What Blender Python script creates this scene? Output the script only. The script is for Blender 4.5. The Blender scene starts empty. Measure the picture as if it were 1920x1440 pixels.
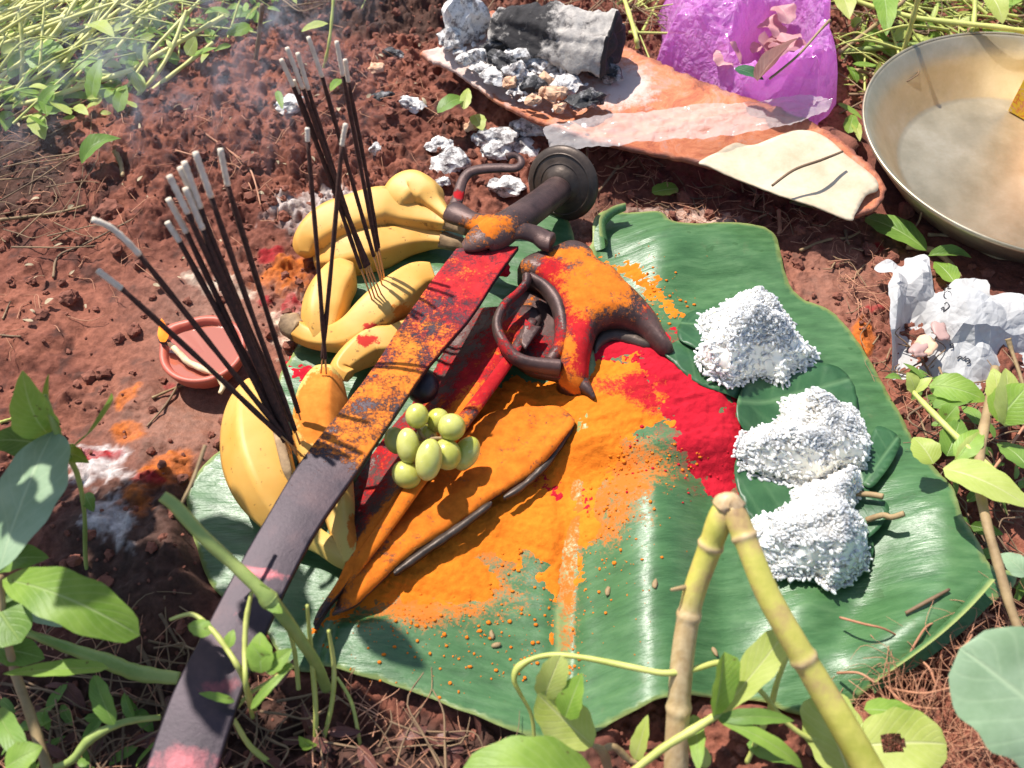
import bpy, math, random
import numpy as np
from mathutils import Vector, Matrix
from mathutils.geometry import delaunay_2d_cdt
R = math.radians
random.seed(7); rng = np.random.default_rng(7)
S = bpy.context.scene
# ------------------------------------------------------------------ camera
PITCH, DIST, HFOV = R(54), 0.78, R(56)
CAM = np.array([0, -DIST*math.cos(PITCH), DIST*math.sin(PITCH)])
cd = bpy.data.cameras.new('camera'); cam = bpy.data.objects.new('camera', cd); S.collection.objects.link(cam)
cam.location = CAM; cam.rotation_euler = (math.pi/2-PITCH, 0, 0)
cd.angle = HFOV; cd.clip_start = .01; cd.clip_end = 100
cd.dof.use_dof = True; cd.dof.focus_distance = 0.80; cd.dof.aperture_fstop = 8
S.camera = cam; S.render.resolution_x = 1024; S.render.resolution_y = 768
# ------------------------------------------------------------------ light
SUN_EL, SUN_AZ = R(57), R(-42)      # azimuth clockwise from +y
w = bpy.data.worlds.new('World'); S.world = w; w.use_nodes = True
nt = w.node_tree; sky = nt.nodes.new('ShaderNodeTexSky'); sky.sky_type = 'NISHITA'; sky.sun_disc = False
sky.sun_elevation = SUN_EL; sky.sun_rotation = SUN_AZ
bg = nt.nodes['Background']; bg.inputs[1].default_value = 0.12; nt.links.new(sky.outputs[0], bg.inputs[0])
sl = bpy.data.lights.new('sun', 'SUN'); sl.energy = 5; sl.angle = R(.6); sl.color = (1, .95, .87)
so = bpy.data.objects.new('sun', sl); S.collection.objects.link(so)
sd = Vector((math.sin(SUN_AZ)*math.cos(SUN_EL), math.cos(SUN_AZ)*math.cos(SUN_EL), math.sin(SUN_EL)))
so.rotation_euler = sd.to_track_quat('Z', 'Y').to_euler(); so.location = sd*3
S.view_settings.view_transform = 'Standard'; S.view_settings.look = 'None'
S.view_settings.exposure = 0.62; S.view_settings.gamma = 1
# ------------------------------------------------------------------ projection helpers (photo pixels, 1920 x 1440)
TH = math.tan(HFOV/2); sp_, cp_ = math.sin(PITCH), math.cos(PITCH)
FWD = np.array([0, cp_, -sp_]); UP = np.array([0, sp_, cp_]); RT = np.array([1., 0, 0])
def ray(px, py):
    return FWD + RT*((px-960)/960*TH) + UP*((720-py)/960*TH)
def P(px, py, z=0.):
    d = ray(px, py); t = (z-CAM[2])/d[2]; return CAM + d*t
def pix(x, y, z=0.):
    x = np.asarray(x, float); y = np.asarray(y, float)
    vy = y-CAM[1]; vz = z-CAM[2]
    zc = vy*cp_ - vz*sp_; zc = np.maximum(zc, .05)
    return 960+x/zc/TH*960, 720-(vy*sp_+vz*cp_)/zc/TH*960
# ------------------------------------------------------------------ noise
def _h(ix, iy, iz, s):
    n = (ix.astype(np.int64)*374761393 + iy.astype(np.int64)*668265263 + iz.astype(np.int64)*1440662683 + s*974634777) & 0xffffffff
    n = ((n ^ (n >> 13))*1274126177) & 0xffffffff
    return ((n ^ (n >> 16)) & 0xffff)/65535.
def vn(x, y, z=None, s=0):
    x = np.asarray(x, float); y = np.asarray(y, float)
    ix = np.floor(x); iy = np.floor(y); fx = x-ix; fy = y-iy
    fx = fx*fx*(3-2*fx); fy = fy*fy*(3-2*fy)
    def pl(iz):
        a = _h(ix, iy, iz, s); b = _h(ix+1, iy, iz, s); c = _h(ix, iy+1, iz, s); d = _h(ix+1, iy+1, iz, s)
        return (a*(1-fx)+b*fx)*(1-fy)+(c*(1-fx)+d*fx)*fy
    if z is None: return pl(np.zeros_like(ix))
    z = np.asarray(z, float)+0*x; iz = np.floor(z); fz = z-iz; fz = fz*fz*(3-2*fz)
    return pl(iz)*(1-fz)+pl(iz+1)*fz
def fbm(x, y, z=None, o=4, s=0, g=.5):
    v = 0; a = 1; t = 0
    for i in range(o):
        k = 2.03**i
        v = v+a*vn(x*k+i*7.3, y*k+i*3.1, None if z is None else z*k, s+i); t += a; a *= g
    return v/t            # 0..1
def ss(a, b, x): t = np.clip((x-a)/(b-a), 0, 1); return t*t*(3-2*t)
def sdf(poly, x, y):     # positive inside, units of the poly
    poly = np.asarray(poly, float); x = np.asarray(x, float); y = np.asarray(y, float)
    d = np.full(x.shape, 1e18); c = np.zeros(x.shape, bool); n = len(poly)
    for i in range(n):
        ax, ay = poly[i]; bx, by = poly[(i+1) % n]; ex, ey = bx-ax, by-ay; L = ex*ex+ey*ey+1e-18
        t = np.clip(((x-ax)*ex+(y-ay)*ey)/L, 0, 1)
        d = np.minimum(d, (x-ax-ex*t)**2+(y-ay-ey*t)**2)
        if ay != by: c ^= ((ay > y) != (by > y)) & (x < ex*(y-ay)/(by-ay)+ax)
    d = np.sqrt(d); return np.where(c, d, -d)
def blob(X, Y, cx, cy, rx, ry, a=0):
    ca, sa = math.cos(R(a)), math.sin(R(a)); u = (X-cx)*ca+(Y-cy)*sa; v = -(X-cx)*sa+(Y-cy)*ca
    return np.exp(-(u/rx)**2-(v/ry)**2)
# ------------------------------------------------------------------ object helpers
C = S.collection
def tag(o, label=None, cat=None, group=None, kind=None):
    if label: o['label'] = label
    if cat: o['category'] = cat
    if group: o['group'] = group
    if kind: o['kind'] = kind
    return o
def thing(name, loc, label, cat, group=None):
    o = bpy.data.objects.new(name, None); C.objects.link(o); o.location = loc; o.empty_display_size = .02
    return tag(o, label, cat, group)
def org(o):
    v = Vector((0, 0, 0))
    while o is not None: v += o.location; o = o.parent
    return v
def mk(name, V, F, mat, parent=None, smooth=True, cols=None, uv=None, origin=None, attrs=None):
    V = np.asarray(V, float)
    if parent is not None: o0 = np.array(org(parent))
    elif origin is not None: o0 = np.asarray(origin, float)
    else: o0 = np.array([V[:, 0].mean(), V[:, 1].mean(), V[:, 2].min()])
    me = bpy.data.meshes.new(name)
    F = F.tolist() if isinstance(F, np.ndarray) else F
    me.from_pydata((V-o0).tolist(), [], F); me.update()
    if smooth: me.polygons.foreach_set('use_smooth', np.ones(len(me.polygons), bool))
    if cols is not None:
        a = me.color_attributes.new('Col', 'FLOAT_COLOR', 'POINT')
        c = np.ones((len(V), 4)); c[:, :3] = cols; a.data.foreach_set('color', c.ravel())
    if attrs:
        for k, v in attrs.items():
            a = me.attributes.new(k, 'FLOAT', 'POINT'); a.data.foreach_set('value', np.asarray(v, float).ravel())
    if uv is not None:
        l = me.uv_layers.new(name='UVMap'); idx = np.empty(len(me.loops), int); me.loops.foreach_get('vertex_index', idx)
        l.data.foreach_set('uv', np.asarray(uv, float)[idx].ravel())
    ob = bpy.data.objects.new(name, me); C.objects.link(ob); me.materials.append(mat)
    if parent is not None: ob.parent = parent
    else: ob.location = o0
    return ob
def cr(pts, n, closed=False):     # Catmull-Rom through rows of any width
    p = np.asarray(pts, float); m = len(p)
    if m == 2 and not closed: t = np.linspace(0, 1, n)[:, None]; return p[0]*(1-t)+p[1]*t
    T = np.linspace(0, m if closed else m-1, n, endpoint=not closed); o = []
    for t in T:
        i = int(min(t, m-1e-9 if closed else m-1-1e-9)); f = t-i
        g = (lambda k: p[k % m]) if closed else (lambda k: p[min(max(k, 0), m-1)])
        a, b, c, d = g(i-1), g(i), g(i+1), g(i+2)
        o.append(.5*(2*b+(c-a)*f+(2*a-5*b+4*c-d)*f*f+(3*b-a-3*c+d)*f**3))
    return np.array(o)
def tube(pts, n=24, seg=8, flat=1., fup=None, mod=None, caps=True):
    """pts rows x,y,z,r"""
    q = cr(pts, n); c = q[:, :3]; r = np.maximum(q[:, 3], 1e-5)
    t = np.gradient(c, axis=0); t /= np.linalg.norm(t, axis=1)[:, None]+1e-12
    up = np.array([0, 0, 1.]) if fup is None else np.asarray(fup, float)
    if abs(t[0] @ up) > .95: up = np.array([1., 0, 0])
    V = []; a = np.arange(seg)/seg*2*math.pi; s = np.cross(t[0], up)
    for i in range(n):
        s = s-t[i]*(s @ t[i]); s /= np.linalg.norm(s)+1e-12; b = np.cross(s, t[i])
        rr = r[i]*(1 if mod is None else mod(i/(n-1), a))
        V.append(c[i]+np.outer(np.cos(a)*rr, s)+np.outer(np.sin(a)*rr*flat, b))
    V = np.concatenate(V); F = []
    for i in range(n-1):
        for k in range(seg):
            j = (k+1) % seg; F.append([i*seg+k, i*seg+j, (i+1)*seg+j, (i+1)*seg+k])
    if caps: F.append(list(range(seg))[::-1]); F.append([(n-1)*seg+k for k in range(seg)])
    return V, F
class Acc:
    def __init__(s): s.V = []; s.F = []; s.n = 0; s.C = []; s.U = []
    def add(s, V, F, col=None, uv=None):
        s.V.append(np.asarray(V)); n = s.n
        s.F += [[i+n for i in f] for f in F] if not isinstance(F, np.ndarray) else (F+n).tolist()
        s.n += len(V)
        if col is not None: s.C.append(np.tile(col, (len(V), 1)) if np.ndim(col) == 1 else col)
        if uv is not None: s.U.append(uv)
    def mk(s, name, mat, parent=None, **k):
        return mk(name, np.concatenate(s.V), s.F, mat, parent, cols=np.concatenate(s.C) if s.C else None,
                  uv=np.concatenate(s.U) if s.U else None, **k)
def resample(poly, sp):
    p = np.asarray(poly, float); o = []
    for i in range(len(p)):
        a, b = p[i], p[(i+1) % len(p)]; n = max(1, int(round(np.linalg.norm(b-a)/sp)))
        for k in range(n): o.append(a+(b-a)*k/n)
    return np.array(o)
def outline(pts, z=0., rough=0., n=None, smooth=True):  # photo outline -> world xy polygon at height z
    q = np.array([P(a, b, z)[:2] for a, b in pts])
    if smooth: q = cr(q, n or len(pts)*8, True)
    if rough:
        c = q.mean(0); d = q-c; L = np.linalg.norm(d, axis=1)[:, None]
        q = q+d/L*((fbm(q[:, 0]*90, q[:, 1]*90, o=4)-.5)*2*rough)[:, None]
    return q
def cdt(poly, sp, jit=.3):
    b = resample(poly, sp); lo = b.min(0); hi = b.max(0)
    gx, gy = np.meshgrid(np.arange(lo[0], hi[0], sp), np.arange(lo[1], hi[1], sp))
    gx = gx.ravel()+(rng.random(gx.size)-.5)*sp*jit; gy = gy.ravel()+(rng.random(gy.size)-.5)*sp*jit
    k = sdf(b, gx, gy) > sp*.55
    pts = np.vstack([b, np.stack([gx[k], gy[k]], 1)])
    n = len(b)
    vs, es, fs, *_ = delaunay_2d_cdt([Vector(v) for v in pts], [], [list(range(n))], 1, 1e-7)
    return np.array([[v[0], v[1]] for v in vs]), [list(f) for f in fs], b
def bedges(F):
    d = {}
    for f in F:
        for i in range(len(f)):
            a, b = f[i], f[(i+1) % len(f)]
            if (b, a) in d: del d[(b, a)]
            else: d[(a, b)] = 1
    return list(d)
def sheet(poly, sp, zf, th=0., jit=.3, inflate=None):
    """returns V,F,xy,dist  - top sheet, with underside and edge when th>0"""
    q, F, b = cdt(poly, sp, jit); x, y = q[:, 0], q[:, 1]
    d = np.maximum(sdf(b, x, y), 0); z = zf(x, y)
    if inflate: h, wd = inflate; z = z-h*(1-np.sqrt(np.clip(1-(1-np.minimum(d/wd, 1))**2, 0, 1)))
    V = np.stack([x, y, z], 1)
    # orient up
    f = F[0]; a = np.cross(V[f[1]]-V[f[0]], V[f[2]]-V[f[0]])[2]
    if a < 0: F = [g[::-1] for g in F]
    if th:
        n = len(V); W = V.copy(); W[:, 2] -= th
        E = bedges(F); G = F+[[i+n for i in g[::-1]] for g in F]+[[e[1], e[0], e[0]+n, e[1]+n] for e in E]
        return np.vstack([V, W]), G, np.vstack([q, q]), np.concatenate([d, d])
    return V, F, q, d
def ico(sub=2):
    import bmesh
    bm = bmesh.new(); bmesh.ops.create_icosphere(bm, subdivisions=sub, radius=1)
    V = np.array([v.co[:] for v in bm.verts]); F = np.array([[v.index for v in f.verts] for f in bm.faces]); bm.free(); return V, F
ICO = {k: ico(k) for k in (1, 2, 3, 4)}
def rock(c, size, seed, sub=3, rough=.35, fr=1.6, rot=None):
    V, F = ICO[sub]; n = fbm(V[:, 0]*fr+seed*3.7, V[:, 1]*fr+seed, V[:, 2]*fr, o=4, s=seed)
    V = V*(1+(n-.5)*2*rough)[:, None]
    a = random.uniform(0, 6.28) if rot is None else rot; ca, sa = math.cos(a), math.sin(a)
    V = V*np.asarray(size); V = np.stack([V[:, 0]*ca-V[:, 1]*sa, V[:, 0]*sa+V[:, 1]*ca, V[:, 2]], 1)
    return V+np.asarray(c), F
def lathe(prof, n=64, c=(0, 0, 0), dz=None):
    V = []; F = []; m = len(prof); a = np.arange(n)/n*2*math.pi
    for r, z in prof: V.append(np.stack([np.cos(a)*r+c[0], np.sin(a)*r+c[1], np.full(n, z+c[2])], 1))
    for i in range(m-1):
        for k in range(n): j = (k+1) % n; F.append([i*n+k, i*n+j, (i+1)*n+j, (i+1)*n+k])
    return np.concatenate(V), F
# ------------------------------------------------------------------ materials
class NM:
    def __init__(s, name):
        s.m = bpy.data.materials.new(name); s.m.use_nodes = True; s.t = s.m.node_tree; s.b = s.t.nodes['Principled BSDF']
        s.tc = s.t.nodes.new('ShaderNodeTexCoord')
    def n(s, ty, **k):
        o = s.t.nodes.new('ShaderNode'+ty)
        for a, v in k.items():
            if a.startswith('i_'):
                key = a[2:].replace('_', ' '); o.inputs[int(key) if key.isdigit() else key].default_value = v
            else: setattr(o, a, v)
        return o
    def l(s, a, b): s.t.links.new(a, b)
    def noise(s, scale, det=6, rough=.6, coord=None, dist=0):
        o = s.n('TexNoise', i_Scale=scale, i_Detail=det, i_Roughness=rough, i_Distortion=dist)
        s.l(coord or s.tc.outputs['Object'], o.inputs['Vector']); return o.outputs['Fac']
    def ramp(s, f, stops):
        o = s.n('ValToRGB'); e = o.color_ramp.elements
        while len(e) < len(stops): e.new(.5)
        for i, (p, c) in enumerate(stops): e[i].position = p; e[i].color = (*c, 1) if len(c) == 3 else c
        s.l(f, o.inputs[0]); return o.outputs['Color']
    def mix(s, f, a, b, mode='MIX'):
        o = s.n('Mix', data_type='RGBA', blend_type=mode)
        for v, i in ((f, 0), (a, 6), (b, 7)):
            if hasattr(v, 'links'): s.l(v, o.inputs[i])
            elif i == 0: o.inputs[0].default_value = v
            else: o.inputs[i].default_value = (*v, 1)
        return o.outputs[2]
    def math(s, op, a, b=0., clamp=False):
        o = s.n('Math', operation=op, use_clamp=clamp)
        for v, i in ((a, 0), (b, 1)):
            if hasattr(v, 'links'): s.l(v, o.inputs[i])
            else: o.inputs[i].default_value = v
        return o.outputs[0]
    def crease(s, scale, dist=.3):
        n = s.n('TexNoise', i_Scale=scale*.4, i_Detail=3); s.l(s.tc.outputs['Object'], n.inputs['Vector'])
        mp = s.n('VectorMath', operation='MULTIPLY_ADD'); s.l(n.outputs['Color'], mp.inputs[0]); mp.inputs[1].default_value = (dist/scale*6,)*3; s.l(s.tc.outputs['Object'], mp.inputs[2])
        v = s.n('TexVoronoi', feature='DISTANCE_TO_EDGE', i_Scale=scale); s.l(mp.outputs[0], v.inputs['Vector']); v2 = s.n('TexVoronoi', feature='DISTANCE_TO_EDGE', i_Scale=scale*2.7); s.l(mp.outputs[0], v2.inputs['Vector'])
        return s.math('ADD', v.outputs['Distance'], s.math('MULTIPLY', v2.outputs['Distance'], .4))
    def attr(s, name): return s.n('Attribute', attribute_name=name).outputs['Fac']
    def acol(s, name='Col'): return s.n('Attribute', attribute_name=name).outputs['Color']
    def bump(s, h, strength=.5, dist=.001, prev=None):
        o = s.n('Bump', i_Strength=strength, i_Distance=dist); s.l(h, o.inputs['Height'])
        if prev is not None: s.l(prev, o.inputs['Normal'])
        return o.outputs[0]
    def out(s, col=None, rough=None, normal=None, **k):
        for v, i in ((col, 'Base Color'), (rough, 'Roughness'), (normal, 'Normal')):
            if v is None: continue
            if hasattr(v, 'links'): s.l(v, s.b.inputs[i])
            else: s.b.inputs[i].default_value = (*v, 1) if i == 'Base Color' else v
        for a, v in k.items():
            key = a.replace('_', ' ')
            if hasattr(v, 'links'): s.l(v, s.b.inputs[key])
            else: s.b.inputs[key].default_value = (*v, 1) if isinstance(v, tuple) and len(s.b.inputs[key].default_value) == 4 else v
        return s.m
def simple(name, c1, c2, scale=60, rough=.7, bs=200, bd=.0006, bst=.6, **k):
    m = NM(name); n = m.noise(scale); col = m.ramp(n, [(.3, c1), (.7, c2)])
    return m.out(col, rough, m.bump(m.noise(bs), bst, bd), **k)
def translucent(m, col, fac=.35):
    """mixes a translucent lobe in, as thin leaves have"""
    t = m.n('BsdfTranslucent'); mx = m.n('MixShader'); mx.inputs[0].default_value = fac
    if hasattr(col, 'links'): m.l(col, t.inputs[0])
    else: t.inputs[0].default_value = (*col, 1)
    o = m.t.nodes['Material Output']; m.l(m.b.outputs[0], mx.inputs[1]); m.l(t.outputs[0], mx.inputs[2]); m.l(mx.outputs[0], o.inputs[0])
def leafmat(name, dark, light, vein, tr=.35, rough=.45, spots=0., nv=9):
    m = NM(name); uv = m.n('SeparateXYZ'); m.l(m.tc.outputs['UV'], uv.inputs[0]); u, v = uv.outputs[0], uv.outputs[1]
    av = m.math('ABSOLUTE', v)
    ph = m.math('SUBTRACT', m.math('MULTIPLY', u, nv*6.28), m.math('MULTIPLY', av, nv*2.2))
    wv = m.math('POWER', m.math('ADD', m.math('MULTIPLY', m.math('SINE', ph), .5), .5), 10)
    mid = m.math('SUBTRACT', 1, m.math('MULTIPLY', av, 14), True)
    vm = m.math('MAXIMUM', m.math('MULTIPLY', wv, .22), mid)
    base = m.ramp(m.noise(35, 5), [(.35, dark), (.65, light)])
    col = m.mix(vm, base, vein)
    if spots:
        sp = m.math('GREATER_THAN', m.noise(110, 3), 1-spots); col = m.mix(m.math('MULTIPLY', sp, .8), col, (.12, .07, .03))
    h = m.math('ADD', m.math('MULTIPLY', vm, -1), m.math('MULTIPLY', m.noise(260, 3), .4))
    m.out(col, rough, m.bump(h, .5, .0008), Specular_IOR_Level=.35)
    translucent(m, m.mix(.5, col, light), tr); return m.m
def powdery(name, base1, base2, rough=.5, metal=0., bs=150, bsc=40, bd=.0006):
    """bare surface with turmeric (attribute org) and vermilion (attribute red) lying on it in grains"""
    m = NM(name); bare = m.ramp(m.noise(bsc, 8, .7), [(.32, base1), (.7, base2)])
    g = m.noise(420, 6, .8); g2 = m.noise(95, 5, .75); gg = m.math('ADD', m.math('MULTIPLY', g, .5), m.math('MULTIPLY', g2, .5))
    def mask(a, off=0.):
        return m.math('MULTIPLY', m.math('SUBTRACT', m.math('ADD', m.math('MULTIPLY', m.attr(a), .26), .375+off), gg), 11, True)
    mo, mr = mask('org'), mask('red')
    oc = m.ramp(m.noise(120, 6, .7), [(.3, (.52, .130, .010)), (.7, (.76, .215, .018))])
    rc = m.ramp(m.noise(110, 6, .7), [(.3, (.32, .006, .010)), (.7, (.54, .016, .022))])
    col = m.mix(mr, bare, rc); col = m.mix(mo, col, oc)
    pm = m.math('MAXIMUM', mo, mr)
    h = m.math('ADD', m.math('MULTIPLY', pm, .8), m.math('MULTIPLY', g, .6))
    rg = m.math('ADD', m.math('MULTIPLY', pm, .95-rough), rough)
    return m.out(col, rg, m.bump(h, .8, bd), Metallic=metal, Specular_IOR_Level=.3)
MT = {}
# --- ground
m = NM('red_soil'); g = m.noise(240, 8, .7); g2 = m.noise(900, 4, .7)
col = m.mix(1, m.acol(), m.ramp(g, [(.25, (.55, .5, .48)), (.55, (1, 1, 1)), (.8, (1.45, 1.5, 1.55))]), 'MULTIPLY')
rg = m.math('SUBTRACT', .92, m.math('MULTIPLY', m.attr('wet'), .5), True)
h = m.math('ADD', g, m.math('MULTIPLY', g2, .3))
MT['soil'] = m.out(col, rg, m.bump(h, .9, .0016), Specular_IOR_Level=.35)
MT['clod'] = simple('soil_crumb', (.11, .036, .022), (.27, .095, .06), 70, .93, 500, .0012, .9)
# --- powders
def powmat(name, c1, c2, oth):
    m = NM(name); n1 = m.noise(160, 8, .75); n2 = m.noise(28, 4, .6)
    c = m.ramp(m.math('ADD', m.math('MULTIPLY', n1, .5), m.math('MULTIPLY', n2, .5)), [(.33, c1), (.66, c2)]); gg = m.math('ADD', m.math('MULTIPLY', m.noise(430, 6, .8), .5), m.math('MULTIPLY', m.noise(80, 5, .75), .5)); c = m.mix(m.math('MULTIPLY', m.math('SUBTRACT', m.math('ADD', m.math('MULTIPLY', m.attr('other'), .42), .24), gg), 8, True), c, oth)
    return m.out(c, .95, m.bump(m.math('ADD', n1, m.math('MULTIPLY', m.noise(700, 4, .7), .6)), .8, .0011), Specular_IOR_Level=.15)
MT['org'] = powmat('turmeric', (.54, .130, .009), (.78, .215, .016), (.42, .012, .02))
MT['red'] = powmat('vermilion', (.34, .005, .016), (.54, .014, .030), (.66, .17, .012))
MT['iron_p'] = powdery('powdered_iron', (.035, .022, .022), (.13, .075, .065), .42, .3)
MT['iron'] = simple('old_iron', (.034, .024, .019), (.10, .072, .056), 45, .45, 120, .0008, .6, Metallic=.45)
MT['banana_p'] = powdery('powdered_banana', (.70, .36, .055), (.84, .50, .10), .42, 0, bsc=18, bd=.0003)
# --- sword blade
m = NM('blade_steel'); n = m.noise(22, 8, .65); n3 = m.noise(300, 5, .7)
bare = m.ramp(n, [(.3, (.016, .011, .016)), (.5, (.036, .025, .033)), (.72, (.080, .050, .055))])
sm = m.math('MULTIPLY', m.math('SUBTRACT', m.attr('smear'), m.math('MULTIPLY', m.noise(40, 7, .75, dist=1.), 1.3)), 2.0, True)
bare = m.mix(sm, bare, (.34, .085, .10))
g = m.math('ADD', m.math('MULTIPLY', m.noise(430, 6, .8), .55), m.math('MULTIPLY', m.noise(85, 5, .75), .45))
q_ = lambda a: m.math('ADD', m.math('MULTIPLY', m.attr(a), .26), .375)
mo = m.math('MULTIPLY', m.math('SUBTRACT', q_('org'), g), 11, True); mr = m.math('MULTIPLY', m.math('SUBTRACT', q_('red'), g), 8, True)
c = m.mix(mr, bare, m.ramp(m.noise(130), [(.3, (.32, .006, .010)), (.7, (.54, .018, .022))])); c = m.mix(mo, c, m.ramp(m.noise(150), [(.3, (.52, .130, .010)), (.7, (.76, .215, .018))]))
pm = m.math('MAXIMUM', mo, mr)
MT['blade'] = m.out(c, m.math('ADD', m.math('MULTIPLY', pm, .45), m.math('ADD', .40, m.math('MULTIPLY', n, .2))), m.bump(m.math('ADD', m.math('MULTIPLY', pm, .8), m.math('MULTIPLY', n3, .4)), .7, .0008), Metallic=m.math('SUBTRACT', .45, m.math('MULTIPLY', pm, .45)), Specular_IOR_Level=.4)
# --- banana leaf
m = NM('banana_leaf'); uv = m.n('SeparateXYZ'); m.l(m.tc.outputs['UV'], uv.inputs[0]); u, v = uv.outputs[0], uv.outputs[1]
cx = m.n('CombineXYZ'); m.l(m.math('MULTIPLY', u, 4), cx.inputs[0]); m.l(m.math('MULTIPLY', v, 130), cx.inputs[1])
st = m.noise(1, 5, .6, cx.outputs[0]); cx2 = m.n('CombineXYZ'); m.l(m.math('MULTIPLY', u, 7), cx2.inputs[0]); m.l(m.math('MULTIPLY', v, 620), cx2.inputs[1])
st2 = m.noise(1, 3, .6, cx2.outputs[0]); blot = m.noise(11, 5, .6)
base = m.ramp(m.math('ADD', m.math('MULTIPLY', st, .7), m.math('MULTIPLY', blot, .3)), [(.3, (.034, .092, .030)), (.5, (.060, .148, .052)), (.72, (.110, .215, .088))])
base = m.mix(m.math('MULTIPLY', m.math('GREATER_THAN', m.noise(55, 2), .70), .5), base, (.03, .085, .02))
edge = m.attr('edge'); base = m.mix(edge, base, (.34, .38, .12)); base = m.mix(m.attr('rib'), base, (.30, .36, .13))
g = m.math('ADD', m.math('MULTIPLY', m.noise(430, 6, .8), .55), m.math('MULTIPLY', m.noise(70, 5, .75), .45))
q_ = lambda a: m.math('ADD', m.math('MULTIPLY', m.attr(a), .28), .33)
mo = m.math('MULTIPLY', m.math('SUBTRACT', q_('org'), g), 9, True); mr = m.math('MULTIPLY', m.math('SUBTRACT', q_('red'), g), 7, True)
dirt = m.math('MULTIPLY', m.math('SUBTRACT', m.noise(38, 7, .75), .60), 3.5, True); base = m.mix(m.math('MULTIPLY', dirt, .5), base, (.20, .13, .08))
base = m.mix(m.math('MULTIPLY', mr, .85), base, (.34, .018, .024)); base = m.mix(mo, base, (.56, .145, .014)); pm = m.math('MAXIMUM', mo, mr)
hh = m.math('ADD', m.math('MULTIPLY', st, 1.), m.math('MULTIPLY', st2, .35))
rgh = m.math('ADD', m.math('ADD', .27, m.math('MULTIPLY', pm, .6)), m.math('MULTIPLY', m.noise(30, 4), .22))
m.out(base, rgh, m.bump(hh, .6, .0014), Specular_IOR_Level=.5); translucent(m, m.mix(.5, base, (.12, .3, .03)), .12); MT['bleaf'] = m.m
# --- other plants
MT['betel'] = leafmat('betel_leaf', (.022, .075, .028), (.045, .125, .05), (.09, .18, .08), .12, .4, nv=5)
MT['lf_fresh'] = leafmat('fresh_leaf', (.16, .30, .035), (.31, .47, .08), (.42, .55, .20), .42, spots=.30)
MT['lf_pale'] = leafmat('pale_leaf', (.22, .34, .19), (.33, .46, .29), (.42, .55, .34), .3, .6, nv=6)
MT['lf_yel'] = leafmat('yellow_leaf', (.36, .44, .08), (.52, .58, .17), (.6, .62, .28), .35, spots=.25)
MT['lf_dry'] = leafmat('withered_leaf', (.32, .24, .14), (.55, .46, .30), (.6, .5, .35), .2)
MT['stem_y'] = simple('stem_yellow', (.30, .34, .06), (.55, .55, .16), 30, .55, 200, .0004)
MT['stem_g'] = simple('stem_green', (.16, .24, .05), (.36, .42, .12), 25, .5, 200, .0004)
MT['stem_b'] = simple('stem_brown', (.18, .11, .05), (.42, .30, .15), 40, .7, 250, .0006)
MT['straw'] = simple('dry_straw', (.08, .045, .028), (.30, .19, .10), 20, .75, 250, .0005)
MT['root'] = simple('fine_root', (.30, .12, .06), (.55, .28, .17), 30, .8)
MT['rice'] = simple('cooked_rice', (.93, .87, .76), (.95, .92, .84), 60, .4, 300, .0003, .4, Subsurface_Weight=.8, Subsurface_Radius=(.004, .0036, .003), Subsurface_Scale=2.2)
# ================================================================== HEIGHT OF THE BANANA LEAF
LEAF_PX = [(1112,425),(1135,404),(1180,410),(1235,412),(1262,440),(1340,437),(1410,438),(1447,455),(1462,500),(1480,545),(1505,568),(1555,588),(1600,640),
 (1650,720),(1690,795),(1725,870),(1757,945),(1768,1000),(1800,1060),(1818,1098),(1856,1112),(1862,1135),(1800,1185),(1700,1250),(1620,1305),(1560,1345),
 (1480,1345),(1420,1320),(1340,1318),(1250,1332),(1150,1370),(1060,1395),(975,1385),(880,1350),(760,1305),(620,1265),(562,1262),(530,1235),(500,1190),
 (450,1150),(400,1105),(375,1045),(362,1000),(356,930),(385,880),(440,830),(500,770),(530,700),(560,652),(600,560),(680,470),(800,440),(900,440),
 (1000,420),(1030,405),(1060,415),(1074,445),(1082,485),(1108,470)]
LEAF = outline(LEAF_PX, 0, .0012, 420)
RIB = np.array([P(a, b)[:2] for a, b in [(1043,1420),(1050,1300),(1060,1100),(1078,950),(1092,800),(1102,600),(1106,420)]])
def ribx(y): return np.interp(y, RIB[:, 1], RIB[:, 0])
def LZ(x, y):
    x = np.asarray(x, float); y = np.asarray(y, float); X, Y = pix(x, y)
    z = .005+0*x
    crest = 1222+(Y-1000)*.04
    up = ss(1070, 1222, X); dn = 1-ss(0, 135, X-crest)
    z = z+.026*np.where(X < crest, up, dn)*ss(840, 960, Y)
    z = z+.020*ss(915, 850, Y)*ss(1000, 1110, X)*ss(1440, 1330, X)*ss(560, 700, Y)
    z = z+.030*ss(1560, 1760, X)*ss(820, 1000, Y)+.018*blob(X, Y, 1640, 1230, 130, 60, -35)+.012*blob(X, Y, 1500, 1180, 60, 130, 20)
    z = z+.010*blob(X, Y, 1330, 470, 160, 50)+.012*blob(X, Y, 1240, 520, 60, 90)
    z = z-.006*blob(X, Y, 1062, 1200, 22, 400)
    z = z+.012*ss(600, 632, X+(Y-1220)*.3)*ss(1150, 1185, Y+(X-700)*.12)*ss(1000, 720, X)
    z = z+.008*ss(1290, 1390, Y)*ss(1250, 900, X)*ss(620, 760, X)
    d = x-ribx(y); v = y-.28*np.abs(d)
    z = z+.0030*(fbm(x*12, y*12, o=3, s=5)-.5)*2+.0013*(fbm(d*7, v*95, o=3, s=8)-.5)*2+.0006*(fbm(d*9, v*260, o=2, s=18)-.5)*2
    return z
def PL(px, py, off=0.):
    z = .005
    for _ in range(6): p = P(px, py, z+off); z = float(LZ(p[0], p[1]))
    return np.array([p[0], p[1], z+off])
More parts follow.
